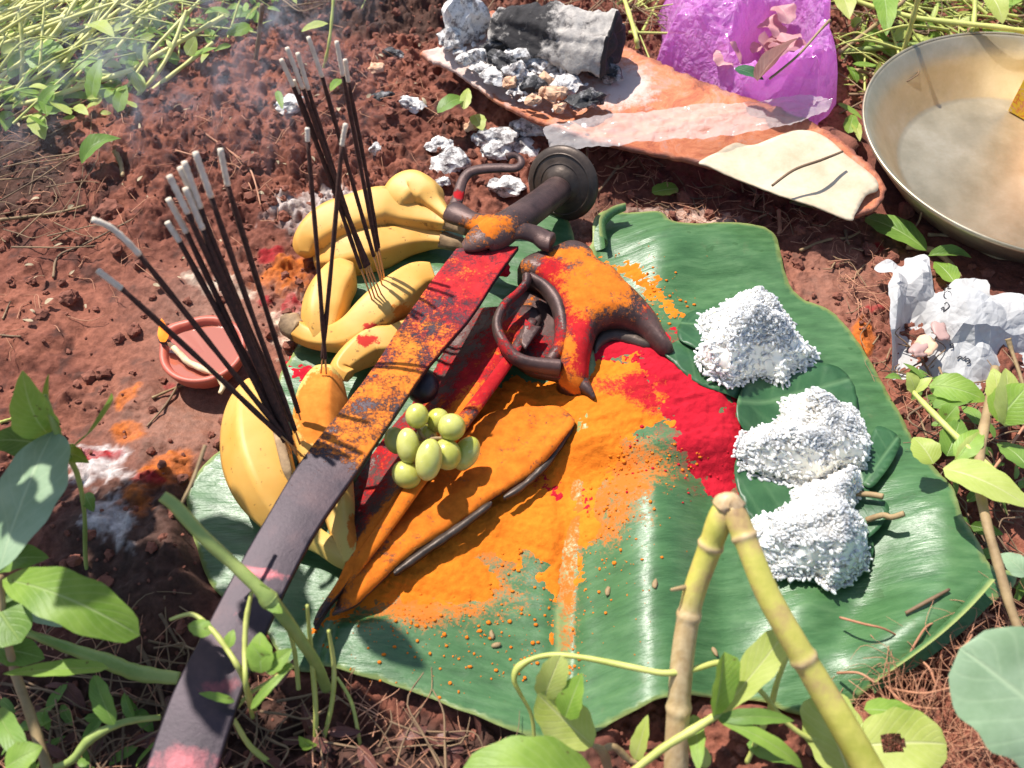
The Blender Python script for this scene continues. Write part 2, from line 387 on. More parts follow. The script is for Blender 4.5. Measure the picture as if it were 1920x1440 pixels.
# ================================================================== GROUND
def axis(lo, hi, st, far):
    a = np.arange(lo, hi+st, st); e = st*np.cumsum(1.28**np.arange(1, 40)); e = e[e < far]
    return np.concatenate([(lo-e)[::-1], a, a[-1]+e])
gx = axis(-.64, .64, .00165, 30); gy = axis(-.36, .60, .00165, 30)
GX, GY = np.meshgrid(gx, gy); PX, PY = pix(GX, GY)
inner = (GX > -.7) & (GX < .7) & (GY > -.42) & (GY < .66)
rough = 1-.72*np.clip(blob(PX, PY, 400, 600, 130, 90)+blob(PX, PY, 340, 790, 150, 70)+blob(PX, PY, 1560, 520, 110, 90)+.6*blob(PX, PY, 230, 620, 150, 120)+blob(PX, PY, 560, 470, 90, 60)*.6+blob(PX, PY, 1110, 420, 100, 60)*.6+blob(PX,PY,1380,400,170,40)*.5, 0, 1)
rough = rough*(.45+.55*ss(.36, .56, fbm(GX*7, GY*7, o=3, s=77)))
G = .016*(fbm(GX*4.5, GY*4.5, o=3, s=1)-.5)*2+.010*(fbm(GX*18, GY*18, o=3, s=2)-.5)*2
bil = np.abs(fbm(GX*48, GY*48, o=4, s=3)-.5)*2
G += (.010*rough+.0018)*bil+.0035*(rough*.9+.1)*(fbm(GX*150, GY*150, o=4, s=4, g=.6)-.5)*2
G += rough*.005*(1-np.abs(fbm(GX*105, GY*105, o=4, s=44, g=.62)-.5)*4).clip(-1, 1)*.6
G += .022*blob(PX, PY, 380, 250, 330, 130, -12)+.016*blob(PX, PY, 200, 1020, 200, 110)-.016*blob(PX, PY, 700, 60, 300, 60)-.02*blob(PX,PY,250,1330,300,90)
# clods pressed into the surface
nc = 15000; cxs = rng.uniform(-.66, .66, nc); cys = rng.uniform(-.38, .62, nc); crs = .0016+.0085*rng.random(nc)**3.2; st = .00165
WX = GX+.0042*(fbm(GX*260, GY*260, o=3, s=41, g=.7)-.5)*2; WY = GY+.0042*(fbm(GX*260, GY*260, o=3, s=47, g=.7)-.5)*2
rgi = np.searchsorted(gx, cxs); rgj = np.searchsorted(gy, cys)
for i in range(nc):
    r = crs[i]; k = int((r+.003)/st)+1; a, b = rgj[i], rgi[i]; sl_ = (slice(max(a-k, 0), a+k+1), slice(max(b-k, 0), b+k+1))
    q = 1-((WX[sl_]-cxs[i])**2+(WY[sl_]-cys[i])**2)/(r*r); ro = rough[min(a, len(gy)-1), min(b, len(gx)-1)]
    if ro < .4 and r > .003: continue
    G[sl_] += np.where(q > 0, np.sqrt(np.maximum(q, 0))*r*.62*ro, 0)
G += .0034*(fbm(GX*330, GY*330, o=2, s=9)-.5)*rough
leafsd = np.full(GX.shape, -1.); leafsd[inner] = sdf(LEAF[::3], GX[inner], GY[inner])
G = np.where(inner, G, .016*(fbm(GX*4.5, GY*4.5, o=3, s=1)-.5)*2)
lz = LZ(GX, GY)
kk = ss(-.016, .004, leafsd); G = np.minimum(G, lz-.004+.03*(1-kk)**2*0+(1-kk)*.05); G = G*(1-kk)+np.minimum(G, lz-.005)*kk
def flat(mask, z): 
    global G
    G = G*(1-mask)+np.minimum(G, z)*mask
flat(ss(.0, .4, blob(PX, PY, 395, 690, 95, 70)), -.004)            # under the lamp
flat(ss(.1, .6, blob(PX, PY, 1980, 270, 420, 260)), -.004)         # under the plate
flat(ss(.1, .6, blob(PX, PY, 1280, 230, 420, 60, 22)), .004)       # under the bark
flat(ss(.1, .6, blob(PX, PY, 330, 1330, 90, 170, 20)), .01)
def GZ(x, y):
    x = np.clip(x, gx[0], gx[-1]); y = np.clip(y, gy[0], gy[-1])
    i = np.clip(np.searchsorted(gx, x)-1, 0, len(gx)-2); j = np.clip(np.searchsorted(gy, y)-1, 0, len(gy)-2)
    return np.maximum(np.maximum(G[j, i], G[j+1, i+1]), np.maximum(G[j+1, i], G[j, i+1]))
def PG(px, py, off=0.):
    z = .0
    for _ in range(6): p = P(px, py, z+off); z = float(GZ(p[0], p[1]))
    return np.array([p[0], p[1], z+off])
def lerp(a, b, f): return a*(1-f[..., None])+np.asarray(b)*f[..., None]
f1 = fbm(GX*22, GY*22, o=5, s=11); f2 = fbm(GX*90, GY*90, o=4, s=12); f3 = fbm(GX*60, GY*60, o=5, s=13, g=.65); f4 = fbm(GX*45, GY*45, o=5, s=14, g=.65)
col = np.tile(np.array([.160, .050, .032]), (*GX.shape, 1)); col = lerp(col, (.265, .092, .056), ss(.35, .68, f1*.6+f2*.4)); col = lerp(col, (.075, .030, .022), ss(.60, .75, 1-f2)*.8)
mud = np.clip(blob(PX, PY, 400, 600, 130, 90)+blob(PX, PY, 340, 800, 150, 90)+blob(PX, PY, 1110, 430, 90, 60)+.7*blob(PX, PY, 1560, 530, 100, 90), 0, 1)
col = lerp(col, (.27, .125, .08), mud*.8)
col = lerp(col, (.055, .030, .022), ss(.2, .7, blob(PX, PY, 280, 1040, 190, 150)+blob(PX, PY, 250, 1350, 420, 130)+blob(PX, PY, 20, 330, 160, 120)+blob(PX, PY, 900, 1420, 250, 60)+blob(PX, PY, 700, 20, 300, 50)+blob(PX,PY,1720,260,90,140))*.85)  # dark soil patches; near-left and under-plate ones put shade into the colour
PN = fbm(GX*130, GY*130, o=4, s=61, g=.65); PN2 = fbm(GX*330, GY*330, o=2, s=62)
def patch(bl, n, c, k=5.): 
    global col, G
    mk_ = np.clip((bl-n)*k, 0, 1); col = lerp(col, np.asarray(c)*.9, mk_*(.72+.28*ss(.40, .60, PN))); G = G+mk_*(.0008+.0050*(PN-.42)+.0022*(PN2-.5))
WHT, ORG, REDC = (.56, .47, .43), (.54, .135, .013), (.34, .014, .018)
patch(.95*blob(PX, PY, 560, 405, 85, 38, -15)+.8*blob(PX, PY, 640, 380, 40, 25), f3, WHT)
patch(.8*blob(PX, PY, 420, 540, 95, 35, 10), f3, (.66, .52, .40)); patch(.72*blob(PX, PY, 545, 600, 60, 120, 10), f3, (.66, .50, .38))
patch(.85*blob(PX, PY, 1300, 400, 140, 26, 8), f3, (.62, .42, .33)); patch(.9*blob(PX, PY, 200, 880, 110, 60, 20)+.75*blob(PX, PY, 230, 1030, 90, 60, 30), f3, (.62, .55, .53))
patch(.95*blob(PX, PY, 530, 520, 80, 50), f4, ORG); patch(.9*blob(PX, PY, 545, 575, 35, 35), f3, REDC); patch(.9*blob(PX, PY, 510, 480, 40, 18), f3, REDC); patch(.8*blob(PX, PY, 500, 570, 30, 18), f3, REDC)
patch(.95*blob(PX, PY, 245, 745, 45, 22, -40)+.95*blob(PX, PY, 235, 815, 45, 28)+.95*blob(PX, PY, 340, 880, 60, 45)+.8*blob(PX, PY, 270, 960, 60, 55, 30), f4, ORG)
patch(1.1*blob(PX, PY, 185, 860, 60, 22), f4, REDC); patch(.8*blob(PX, PY, 320, 720, 30, 20)+.8*blob(PX, PY, 290, 920, 50, 22), f4, REDC)
patch(1.1*blob(PX, PY, 1618, 622, 28, 32)+.65*blob(PX, PY, 1600, 655, 60, 20), f4, ORG); patch(.8*blob(PX, PY, 1640, 575, 40, 12), f4, REDC); patch(.8*blob(PX, PY, 1645, 455, 22, 14), f4, REDC)
patch(.7*blob(PX, PY, 1100, 470, 70, 60), f4, (.4, .1, .05))
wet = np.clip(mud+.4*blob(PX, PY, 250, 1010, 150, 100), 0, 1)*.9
V = np.stack([GX.ravel(), GY.ravel(), G.ravel()], 1); nx, ny = len(gx), len(gy)
ii = (np.arange(ny-1)[:, None]*nx+np.arange(nx-1)).ravel()
F = np.stack([ii, ii+1, ii+nx+1, ii+nx], 1)
me = bpy.data.meshes.new('ground'); me.vertices.add(len(V)); me.vertices.foreach_set('co', V.ravel())
me.loops.add(F.size); me.loops.foreach_set('vertex_index', F.ravel()); me.polygons.add(len(F)); me.polygons.foreach_set('loop_start', np.arange(len(F))*4); me.polygons.foreach_set('loop_total', np.full(len(F), 4))
me.polygons.foreach_set('use_smooth', np.ones(len(F), bool)); me.update(calc_edges=True)
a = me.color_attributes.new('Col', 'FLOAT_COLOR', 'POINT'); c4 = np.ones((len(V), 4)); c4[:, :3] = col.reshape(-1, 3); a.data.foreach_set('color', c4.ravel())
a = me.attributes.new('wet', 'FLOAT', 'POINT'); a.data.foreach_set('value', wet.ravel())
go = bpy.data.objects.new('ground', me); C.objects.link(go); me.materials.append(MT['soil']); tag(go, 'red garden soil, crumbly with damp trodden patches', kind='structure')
# loose crumbs
A = Acc(); tries = 0
while len(A.V) < 4200 and tries < 14000:
    tries += 1; x, y = random.uniform(-.62, .62), random.uniform(-.34, .56)
    X, Y = pix(x, y); 
    if sdf(LEAF[::6], np.array([x]), np.array([y]))[0] > -.004 or math.exp(-((X-395)/80)**2-((Y-690)/60)**2) > .3 or math.exp(-((X-1990)/400)**2-((Y-270)/250)**2) > .35: continue
    j = np.searchsorted(gy, y); i = np.searchsorted(gx, x)
    if rough[j, i] < random.random()*.9: continue
    r = .0012+.0050*random.random()**3.5; V, F = rock((x, y, float(GZ(x, y))+r*.25), (r, r*random.uniform(.7, 1), r*.8), random.randint(0, 999), 1 if r < .0022 else 2, .75, 2.6); A.add(V, F)
o = A.mk('soil_crumbs', MT['clod']); tag(o, 'loose crumbs of red soil scattered over the ground', kind='stuff'); o.data.polygons.foreach_set('use_smooth', np.zeros(len(o.data.polygons), bool))
# ================================================================== BANANA LEAF
V, F, q, d = sheet(LEAF, .0032, LZ, .0009)
dd = q[:, 0]-ribx(q[:, 1]); vv = q[:, 1]-.28*np.abs(dd)+.6*dd*dd
rib = np.clip(1-np.abs(dd)/.006, 0, 1); rib = ss(0, .35, rib)
n = len(V)//2; V[:n, 2] += .0022*rib[:n]
edge = ss(.0030, .0008, d)*.8; XX, YY = pix(V[:, 0], V[:, 1], V[:, 2])
bb = lambda *l: np.clip(sum(a*blob(XX, YY, cx, cy, rx, ry, an) for cx, cy, rx, ry, an, a in l), 0, 1.1); nz0 = (fbm(V[:, 0]*50, V[:, 1]*50, o=4, s=301)-.5)*.45
LORG = bb((900,1000,230,130,-20,1.1),(1060,900,130,90,0,1.),(1150,960,80,90,0,.55),(1065,1150,26,130,0,.9),(1215,560,110,70,30,.55),(820,1140,170,55,0,.8),(1180,860,140,60,0,.8),(560,700,60,30,0,.2))+nz0-.10
LRED = bb((1200,670,130,50,10,.8),(1300,800,110,100,40,.85),(1380,900,50,60,0,.55),(830,760,120,160,-45,.6),(1060,560,110,110,0,.6),(1010,900,70,60,0,.5),(580,700,50,22,0,.6),(1290,640,60,40,0,.6),(1350,880,110,90,30,.55))+nz0-.06
LRED[len(LRED)//2:] = -1; LORG[len(LORG)//2:] = -1
bl = thing('banana_leaf', PL(1060, 1200)-np.array([0, 0, .006]), 'large glossy green banana leaf laid flat on the soil under all the offerings', 'banana leaf')
mk('leaf_blade', V, F, MT['bleaf'], bl, uv=np.stack([dd*10, vv*1.], 1), attrs={'edge': edge, 'rib': rib*.75, 'org': LORG, 'red': LRED})
# curled strip at the torn top edge
def curlstrip(name, pts, width, par, mat, n=26, m=8, amp=.9):
    q = cr(pts, n); t = np.gradient(q, axis=0); t /= np.linalg.norm(t, axis=1)[:, None]; s = np.cross(t, [0, 0, 1]); s /= np.linalg.norm(s, axis=1)[:, None]
    V = []; U = []
    for i in range(n):
        for k in range(m):
            a = (k/(m-1))*math.pi*amp; rr = width/math.pi*(1-.5*(i/(n-1)))
            V.append(q[i]+s[i]*math.sin(a)*rr*1.2+np.array([0, 0, (1-math.cos(a))*rr])); U.append((k/(m-1)*.3, i/(n-1)*.1))
    F = [[i*m+k, i*m+k+1, (i+1)*m+k+1, (i+1)*m+k] for i in range(n-1) for k in range(m-1)]
    return mk(name, V, F, mat, par, uv=U, attrs={'edge': np.array([1.*(k == m-1) for i in range(n) for k in range(m)]), 'rib': np.zeros(n*m), 'org': np.full(n*m, -1.), 'red': np.full(n*m, -1.)})
curlstrip('curled_edge', [PL(1114, 470, .001), PL(1116, 430, .004), PL(1140, 405, .008), PL(1170, 392, .012)], .03, bl, MT['bleaf'])
curlstrip('curled_edge', [PL(1640, 1300, .0), PL(1740, 1235, .002), PL(1810, 1180, .004), PL(1862, 1128, .008)][::-1], .035, bl, MT['bleaf'], amp=.8)
# ================================================================== POWDER HEAPED ON THE LEAF
def powder(name, polys, thick, sp, mat, label, cat, fall=45., nz=.55, sc=70, seed=0, lift=0., pxt=None):
    allp = np.vstack([np.array([P(a, b)[:2] for a, b in pl]) for pl in polys]); lo = allp.min(0)-.02; hi = allp.max(0)+.02
    xs = np.arange(lo[0], hi[0], sp); ys = np.arange(lo[1], hi[1], sp); X_, Y_ = np.meshgrid(xs, ys); PXX, PYY = pix(X_, Y_)
    s = np.max([sdf(pl, PXX, PYY) for pl in polys], 0)/fall
    nn = fbm(X_*sc, Y_*sc, o=6, s=seed, g=.68); t = np.clip(s, -1.5, 1)*.8+(nn-.5)*2*nz*1.3
    if pxt: t = t+pxt(PXX, PYY)
    T = thick*np.clip(t, -1, 1)*(.5+1.0*fbm(X_*30, Y_*30, o=3, s=seed+3))+.0012*(fbm(X_*330, Y_*330, o=3, s=seed+6, g=.7)-.5)*ss(-.2, .3, t)
    Z = LZ(X_, Y_)+T+lift; keep = (t > -.45); ny, nx = X_.shape
    idx = np.arange(ny*nx).reshape(ny, nx); kq = keep[:-1, :-1] | keep[1:, :-1] | keep[:-1, 1:] | keep[1:, 1:]
    F = np.stack([idx[:-1, :-1][kq], idx[:-1, 1:][kq], idx[1:, 1:][kq], idx[1:, :-1][kq]], 1)
    used = np.unique(F); mp = np.full(ny*nx, -1); mp[used] = np.arange(len(used))
    V = np.stack([X_.ravel(), Y_.ravel(), Z.ravel()], 1)[used]
    a_, b_ = pix(V[:, 0], V[:, 1], V[:, 2]); ot = (RB if mat is MT['org'] else OB); at = np.clip(sum(a*blob(a_, b_, cx, cy, rx, ry, an) for cx, cy, rx, ry, an, a in ot), 0, 1)+(fbm(V[:, 0]*60, V[:, 1]*60, o=3, s=seed+60)-.5)*.4
    o = mk(name, V, mp[F], mat, attrs={'other': at}); tag(o, label, cat, kind='stuff'); return o
RB = [(1215,740,40,60,-30,.9),(1000,880,70,50,20,.7),(1100,725,120,30,0,.8),(960,830,40,30,0,.6),(1140,860,50,20,0,.35),(880,800,60,60,0,.35)]
OB = [(1235,740,30,60,-30,.7),(1350,880,20,20,0,.3)]
OP = [[(600,1185),(640,1120),(700,1010),(760,930),(860,760),(960,720),(1110,715),(1200,715),(1225,780),(1262,826),(1190,850),(1140,900),(1105,930),(1095,1000),(1075,1060),(1040,1045),(960,1035),(900,1045),(900,1120),(810,1140),(700,1130),(650,1150)],
      [(1046,1040),(1080,1040),(1074,1120),(1066,1210),(1048,1210),(1048,1120)]]
powder('turmeric_powder', OP, .0034, .0012, MT['org'], 'orange turmeric powder spread thickly over the middle of the banana leaf', 'powder', seed=20, pxt=lambda X, Y: .55*blob(X, Y, 970, 1090, 110, 45)+.3*blob(X, Y, 1130, 950, 60, 100)+.35*blob(X, Y, 1230, 560, 80, 120)*0)
powder('turmeric_powder', [[(1130,500),(1200,520),(1260,590),(1290,620),(1240,600),(1180,540)]], .0012, .0013, MT['org'], 'thin sprinkle of orange turmeric on the leaf right of the iron axe head', 'powder', fall=30, seed=25, sc=120)
RP = [[(1195,680),(1290,700),(1362,765),(1392,830),(1398,905),(1340,890),(1285,865),(1240,805),(1200,750)]]
powder('vermilion_powder', RP, .0026, .0012, MT['red'], 'crimson vermilion powder on the leaf beside the upper rice heaps', 'powder', fall=62, seed=30, nz=.85, lift=.0004, pxt=lambda X, Y: .35*blob(X, Y, 1350, 900, 60, 60))
powder('vermilion_powder', [[(925,830),(960,812),(985,850),(990,900),(1050,905),(1080,945),(1010,950),(950,900),(930,870)]], .0018, .0012, MT['red'], 'small red vermilion patch on the orange powder left of the thin dark blade edge', 'powder', fall=26, seed=33, lift=.0016, sc=130, nz=.9)
powder('vermilion_powder', [[(1090,640),(1140,640),(1270,652),(1250,680),(1180,700),(1110,720),(1040,730),(1060,690)]], .0010, .0013, MT['red'], 'thin red smear of vermilion on the leaf right under the iron axe neck', 'powder', fall=30, seed=36, sc=90)
powder('vermilion_powder', [[(545,690),(590,690),(610,720),(575,725),(550,715)]], .0012, .0013, MT['red'], 'small red vermilion smudge on the leaf left of the orange dusted banana', 'powder', fall=20, seed=39, sc=110)
# loose grains around the powder
def grains(name, n, area, mat, label, seed, r0=.0005):
    A = Acc(); rs = random.Random(seed)
    for _ in range(n):
        cx, cy, sx, sy = area[rs.randrange(len(area))]; p = PL(rs.gauss(cx, sx), rs.gauss(cy, sy)); r = r0*.7+r0*2.4*rs.random()**4
        V, F = ICO[1]; A.add(V*r*np.array([rs.uniform(.7, 1.5), rs.uniform(.7, 1.3), .55])+p+np.array([0, 0, r*.4]), F)
    return tag(A.mk(name, mat), label, 'powder grains', kind='stuff')
grains('turmeric_grains', 1500, [(1150,980,45,70),(950,1080,120,45),(800,1160,120,25),(1200,860,70,20),(1200,560,50,45),(1100,870,60,40),(1060,1230,12,60),(900,1230,130,40)], MT['org'], 'loose orange turmeric grains strewn on the leaf round the powder', 3)
grains('vermilion_grains', 420, [(1330,890,60,25),(1250,700,50,30),(1010,880,50,50),(1200,770,30,50)], MT['red'], 'loose red grains strewn on the leaf round the vermilion', 4)
# ================================================================== BLADES UNDER THE SWORD
def pwattr(X, Y, x, y, reds, orgs, seed=50, k=.55):
    n = fbm(x*55, y*55, o=4, s=seed, g=.6)
    r = sum(a*blob(X, Y, cx, cy, rx, ry, an) for cx, cy, rx, ry, an, a in reds) if reds else 0*X
    o = sum(a*blob(X, Y, cx, cy, rx, ry, an) for cx, cy, rx, ry, an, a in orgs) if orgs else 0*X
    return np.clip(r, 0, 1.1)+(n-.5)*k, np.clip(o, 0, 1.1)+(fbm(x*70, y*70, o=4, s=seed+5, g=.65)-.5)*k
def pslab(name, px, z0, zf, th, par, mat, reds, orgs, sp=.003, infl=None, rough=.0, seed=50, smooth=True, lift=.0015):
    o_ = outline(px, z0, rough, smooth=smooth) if smooth else outline(px, z0, 0, smooth=False)
    V, F, q, d = sheet(o_, sp, zf, th, inflate=infl); X, Y = pix(V[:, 0], V[:, 1], V[:, 2]); r, o = pwattr(X, Y, V[:, 0], V[:, 1], reds, orgs, seed)
    n = len(V)//2; pm = np.clip(np.maximum(r, o)[:n]*1.6-.3, 0, 1)*ss(0, .003, d[:n]); V[:n, 2] += lift*pm*(.4+1.2*fbm(V[:n, 0]*160, V[:n, 1]*160, o=3, s=seed+9))
    r[n:] = -1; o[n:] = -1
    return mk(name, V, F, mat, par, attrs={'red': r, 'org': o})
cb = thing('buried_machete', PL(850, 950), 'broad machete blade buried in orange powder, its thin dark cutting edge facing the leaf rib', 'machete')
def zb3(x, y):
    X, Y = pix(x, y, .015); e = np.maximum(-((X-1076)*.62+(Y-800))/1.18, 0); k = ss(770, 860, Y+.3*(1060-X)); return LZ(x, y)+.004+k*(.013*np.exp(-e/50)+.008*ss(0, 160, e))
pslab('blade_plate', [(960,760),(1040,760),(1076,800),(1058,835),(1030,868),(985,905),(922,945),(850,995),(770,1050),(702,1112),(660,1150),(628,1166),(655,1090),(720,1000),(800,900),(880,800)], .015, zb3, .0035, cb, MT['iron_p'],
      [(985,860,60,28,50,.75),(1030,900,30,40,0,.5)], [(860,930,260,120,-45,1.3),(1000,800,90,60,0,1.1),(680,1110,60,40,-45,.6)], seed=61, lift=.003, rough=.001)
# the powder broke open along the edge: bare strips
def strip(name, pts, wid, par, mat, th=.0012, n=30, attrs=None):
    q = cr(pts, n); t = np.gradient(q, axis=0); t /= np.linalg.norm(t, axis=1)[:, None]; s = np.cross(t, [0, 0, 1.]); s /= np.linalg.norm(s, axis=1)[:, None]
    wv = wid*(np.sin(np.linspace(0, math.pi, n))**.35*.9+.1)*(.7+.6*fbm(q[:, 0]*200, q[:, 1]*200, o=2, s=3))
    L = q-s*wv[:, None]/2; Rr = q+s*wv[:, None]/2; dn = np.array([0, 0, th]); V = np.concatenate([L, Rr, Rr-dn*[1, 1, 4], L-dn])
    F = []
    for i in range(n-1):
        for a, b in ((0, 1), (1, 2), (2, 3), (3, 0)): F.append([a*n+i, b*n+i, b*n+i+1, a*n+i+1])
    F += [[0, n, 2*n, 3*n], [n-1, 4*n-1, 3*n-1, 2*n-1]]
    return mk(name, V, F, mat, par)
strip('cutting_edge', [P(738,1074,.0225),P(795,1032,.0225),P(860,987,.0225),P(922,941,.0225)], .0055, cb, MT['iron'])
strip('cutting_edge', [P(944,932,.0225),P(985,905,.0225),P(1030,860,.022),P(1076,798,.020)], .0045, cb, MT['iron'])
rb = thing('ridged_machete', PL(720, 950), 'iron blade with a raised orange dusted spine and a dark red hollow beside it', 'machete')
def zb2(x, y):
    X, Y = pix(x, y, .02); u = np.interp(Y, [560,640,740,880,980,1060,1180], [1010,960,890,790,715,668,600]); d = (u-X)
    return .030-.00022*np.clip(d, 0, 110)+.0*x
pslab('blade_plate', [(880,560),(960,575),(1012,600),(1000,640),(945,700),(868,800),(800,885),(742,962),(700,1030),(655,1100),(620,1145),(592,1180),(600,1150),(640,1090),(655,1030),(640,980),(655,900),(710,810),(780,720),(830,640)], .02, zb2, .006, rb, MT['iron_p'],
      [(800,700,60,220,38,.62),(700,920,60,140,30,.60),(950,640,50,90,35,.8),(870,740,24,90,38,.9)], [(850,800,30,120,38,1.1),(760,930,26,130,38,.9),(690,1030,24,80,38,.9),(640,1100,26,60,38,.8),(760,800,50,200,38,.28),(960,640,30,60,40,.45)], seed=70)
sp = [P(1000,600,.036),P(950,680,.036),P(880,775,.036),P(800,880,.035),P(725,985,.033),P(665,1065,.028),P(618,1130,.020),P(592,1180,.012)]
V, F = tube([[*p, r] for p, r in zip(sp, (.004,.005,.006,.006,.0055,.005,.003,.0015))], 60, 10, .6); X, Y = pix(V[:, 0], V[:, 1], V[:, 2]); r, o = pwattr(X, Y, V[:, 0], V[:, 1], [(930,700,50,90,38,1.2),(860,760,30,60,38,.6)], [(820,850,30,120,38,1.2),(720,990,28,110,38,1.2),(640,1090,26,50,38,.7)], 72)
mk('blade_spine', V, F, MT['iron_p'], rb, attrs={'red': r, 'org': o})
# ================================================================== AXE / SICKLE HEAD
hx = thing('iron_axe_head', PL(1110, 640), 'dark iron ritual axe head with a pointed beak and short neck, dusted red and orange', 'axe head')
reds = [(1060,540,60,60,0,.9),(1085,610,30,60,0,1.0),(1080,690,60,40,0,.9),(1200,570,60,30,40,.55),(1030,500,40,40,0,.6)]
orgs = [(1115,520,60,45,20,1.0),(1060,475,50,14,0,.9),(1090,560,60,40,30,.75),(1180,550,60,40,40,.55),(1065,660,24,60,0,.85),(985,500,30,20,0,.75),(1090,720,60,20,0,.5),(1060,730,90,20,0,.8)]
HD = [(970,500),(985,482),(1016,470),(1040,462),(1065,452),(1090,455),(1110,468),(1124,492),(1150,505),(1172,528),(1200,548),(1232,576),(1252,608),(1268,636),(1258,644),(1238,640),(1205,612),(1170,600),(1140,602),(1122,612),(1112,640),(1106,672),(1104,700),(1092,716),(1062,706),(1046,690),(1050,660),(1054,626),(1050,590),(1034,552),(1012,528),(985,516)]
def zh(x, y):
    X, Y = pix(x, y, .045); return .050-.010*ss(1150, 1270, X)-.012*ss(640, 720, Y)+.004*blob(X, Y, 1110, 540, 60, 50)
pslab('axe_body', HD, .042, zh, .016, hx, MT['iron_p'], reds, orgs, sp=.0024, infl=(.012, .012), seed=80, lift=.0012)
pslab('beak_lower_lip', [(1112,640),(1125,615),(1150,606),(1190,618),(1215,636),(1228,645),(1215,650),(1180,640),(1150,634),(1130,645),(1116,660)], .028, lambda x, y: .030+0*x, .008, hx, MT['iron'], [], [], sp=.0024, infl=(.004, .006), seed=82)
pslab('flared_foot', [(1046,672),(1075,680),(1100,700),(1116,738),(1096,728),(1072,712),(1040,702),(1000,694),(972,676),(985,668),(1010,672)], .036, lambda x, y: .036+0*x, .007, hx, MT['iron_p'], [(1060,700,50,18,10,.9),(1000,680,30,14,0,.7)], [(1085,705,30,14,20,.5)], sp=.0024, infl=(.003, .005), seed=84)
rg = [(988,518),(986,532),(970,550),(948,570),(934,596),(933,620),(944,645),(962,668),(985,680),(1015,686),(1050,690)]
q = [[*P(a, b, z), r] for (a, b), z, r in zip(rg, np.linspace(.052, .040, len(rg)), (.004,.0035,.003,.0035,.004,.0042,.0045,.0048,.005,.0055,.006))]
V, F = tube(q, 70, 10, 1.5); X, Y = pix(V[:, 0], V[:, 1], V[:, 2]); r, o = pwattr(X, Y, V[:, 0], V[:, 1], [(960,560,30,40,0,.7),(950,650,30,40,0,.6)], [(945,600,14,20,0,.5)], 86)
mk('ring_band', V, F, MT['iron_p'], hx, attrs={'red': r, 'org': o})
q = [[*P(a, b, z), r] for (a, b), z, r in [((992,520),.046,.004),((1022,540),.044,.005),((1044,570),.042,.006),((1054,610),.040,.006),((1050,650),.038,.006),((1030,680),.036,.005)]]
V, F = tube(q, 50, 10, 1.5); X, Y = pix(V[:, 0], V[:, 1], V[:, 2]); r, o = pwattr(X, Y, V[:, 0], V[:, 1], [(1050,640,30,60,0,.8)], [(1058,660,20,30,0,.6)], 88)
mk('ring_inner_wall', V, F, MT['iron_p'], hx, attrs={'red': r, 'org': o})
pslab('blade_tip', [(975,640),(985,598),(1000,610),(1014,612),(1000,632),(985,655)], .040, lambda x, y: .040+.0*x, .003, hx, MT['iron_p'], [(990,606,10,12,0,1.)], [(970,640,12,12,0,.6)], sp=.0024, seed=90, smooth=False)
pslab('ring_floor', [(960,560),(990,545),(1030,570),(1045,620),(1040,670),(1000,680),(965,655),(948,610)], .022, lambda x, y: .024+0*x, .008, hx, MT['iron_p'], [(1010,650,40,30,0,.9),(985,580,40,30,0,.5)], [(975,590,12,50,40,1.0)], seed=92)
V, F = rock(P(943, 505, .045), (.007, .006, .005), 33, 3, .5, 2.2); rk = mk('vermilion_lump', V, F, MT['red']); tag(rk, 'small clotted lump of red vermilion between the sword blade and the ring', 'lump')
# ================================================================== LONG CURVED SWORD
sw = thing('curved_sword', P(930, 440, .035), 'long curved sword with a dark iron disc pommel, its broad blade dusted red and orange', 'sword')
Lp = [(856,466),(815,520),(755,605),(700,690),(635,775),(562,868),(500,970),(440,1075),(385,1180),(330,1285),(290,1390),(262,1480),(240,1560)]
Rp = [(972,462),(930,520),(880,596),(800,690),(735,785),(664,890),(598,985),(546,1080),(502,1175),(462,1270),(428,1370),(396,1480),(372,1570)]
zz = np.interp(np.arange(13), [0, 3, 6, 9, 12], [.056, .070, .076, .076, .074])
n = 150; L = cr([[*P(a, b, z)] for (a, b), z in zip(Lp, zz)], n); Rr = cr([[*P(a, b, z-.001)] for (a, b), z in zip(Rp, zz)], n); m = 34
V = []
for i in range(n):
    for k in range(m):
        f = k/(m-1); p = L[i]*(1-f)+Rr[i]*f; V.append(p+np.array([0, 0, .0010*math.sin(math.pi*f)]))
    V.append(Rr[i]+np.array([.0002, 0, -.0042])); V.append(L[i]+np.array([.001, 0, -.0022]))
V = np.array(V); w_ = m+2; F = [[i*w_+k, i*w_+(k+1) % w_, (i+1)*w_+(k+1) % w_, (i+1)*w_+k] for i in range(n-1) for k in range(w_)]; F = [f[::-1] for f in F]; F += [list(range(w_)), [(n-1)*w_+k for k in range(w_)][::-1]]
X, Y = pix(V[:, 0], V[:, 1], V[:, 2])
nn = fbm(V[:, 0]*38, V[:, 1]*38, o=4, s=100, g=.6)
red = 1.0*ss(850, 690, Y)*ss(448, 470, Y)+(nn-.5)*.9-.12
red = red-.5*blob(X, Y, 800, 610, 50, 30, -30)*(nn > .45)
n2 = fbm(V[:, 0]*42, V[:, 1]*42, o=4, s=104, g=.6)
orgv = .75*ss(640, 770, Y)*ss(925, 830, Y+.25*(620-X))+.34*ss(460, 520, Y)*ss(800, 600, Y)+.40*blob(X, Y, 760, 640, 90, 50, -30)+(n2-.5)*1.0-.35*blob(X, Y, 650, 770, 80, 22, -10)*1.0; orgv = np.where(Y > 915, orgv-.8*ss(905, 940, Y), orgv)
sme = 1.0*blob(X, Y, 480, 1072, 100, 14, 10)+.75*blob(X, Y, 430, 1285, 110, 34, -12)+.9*blob(X, Y, 350, 1430, 160, 70)+.55*blob(X, Y, 450, 1150, 90, 60)
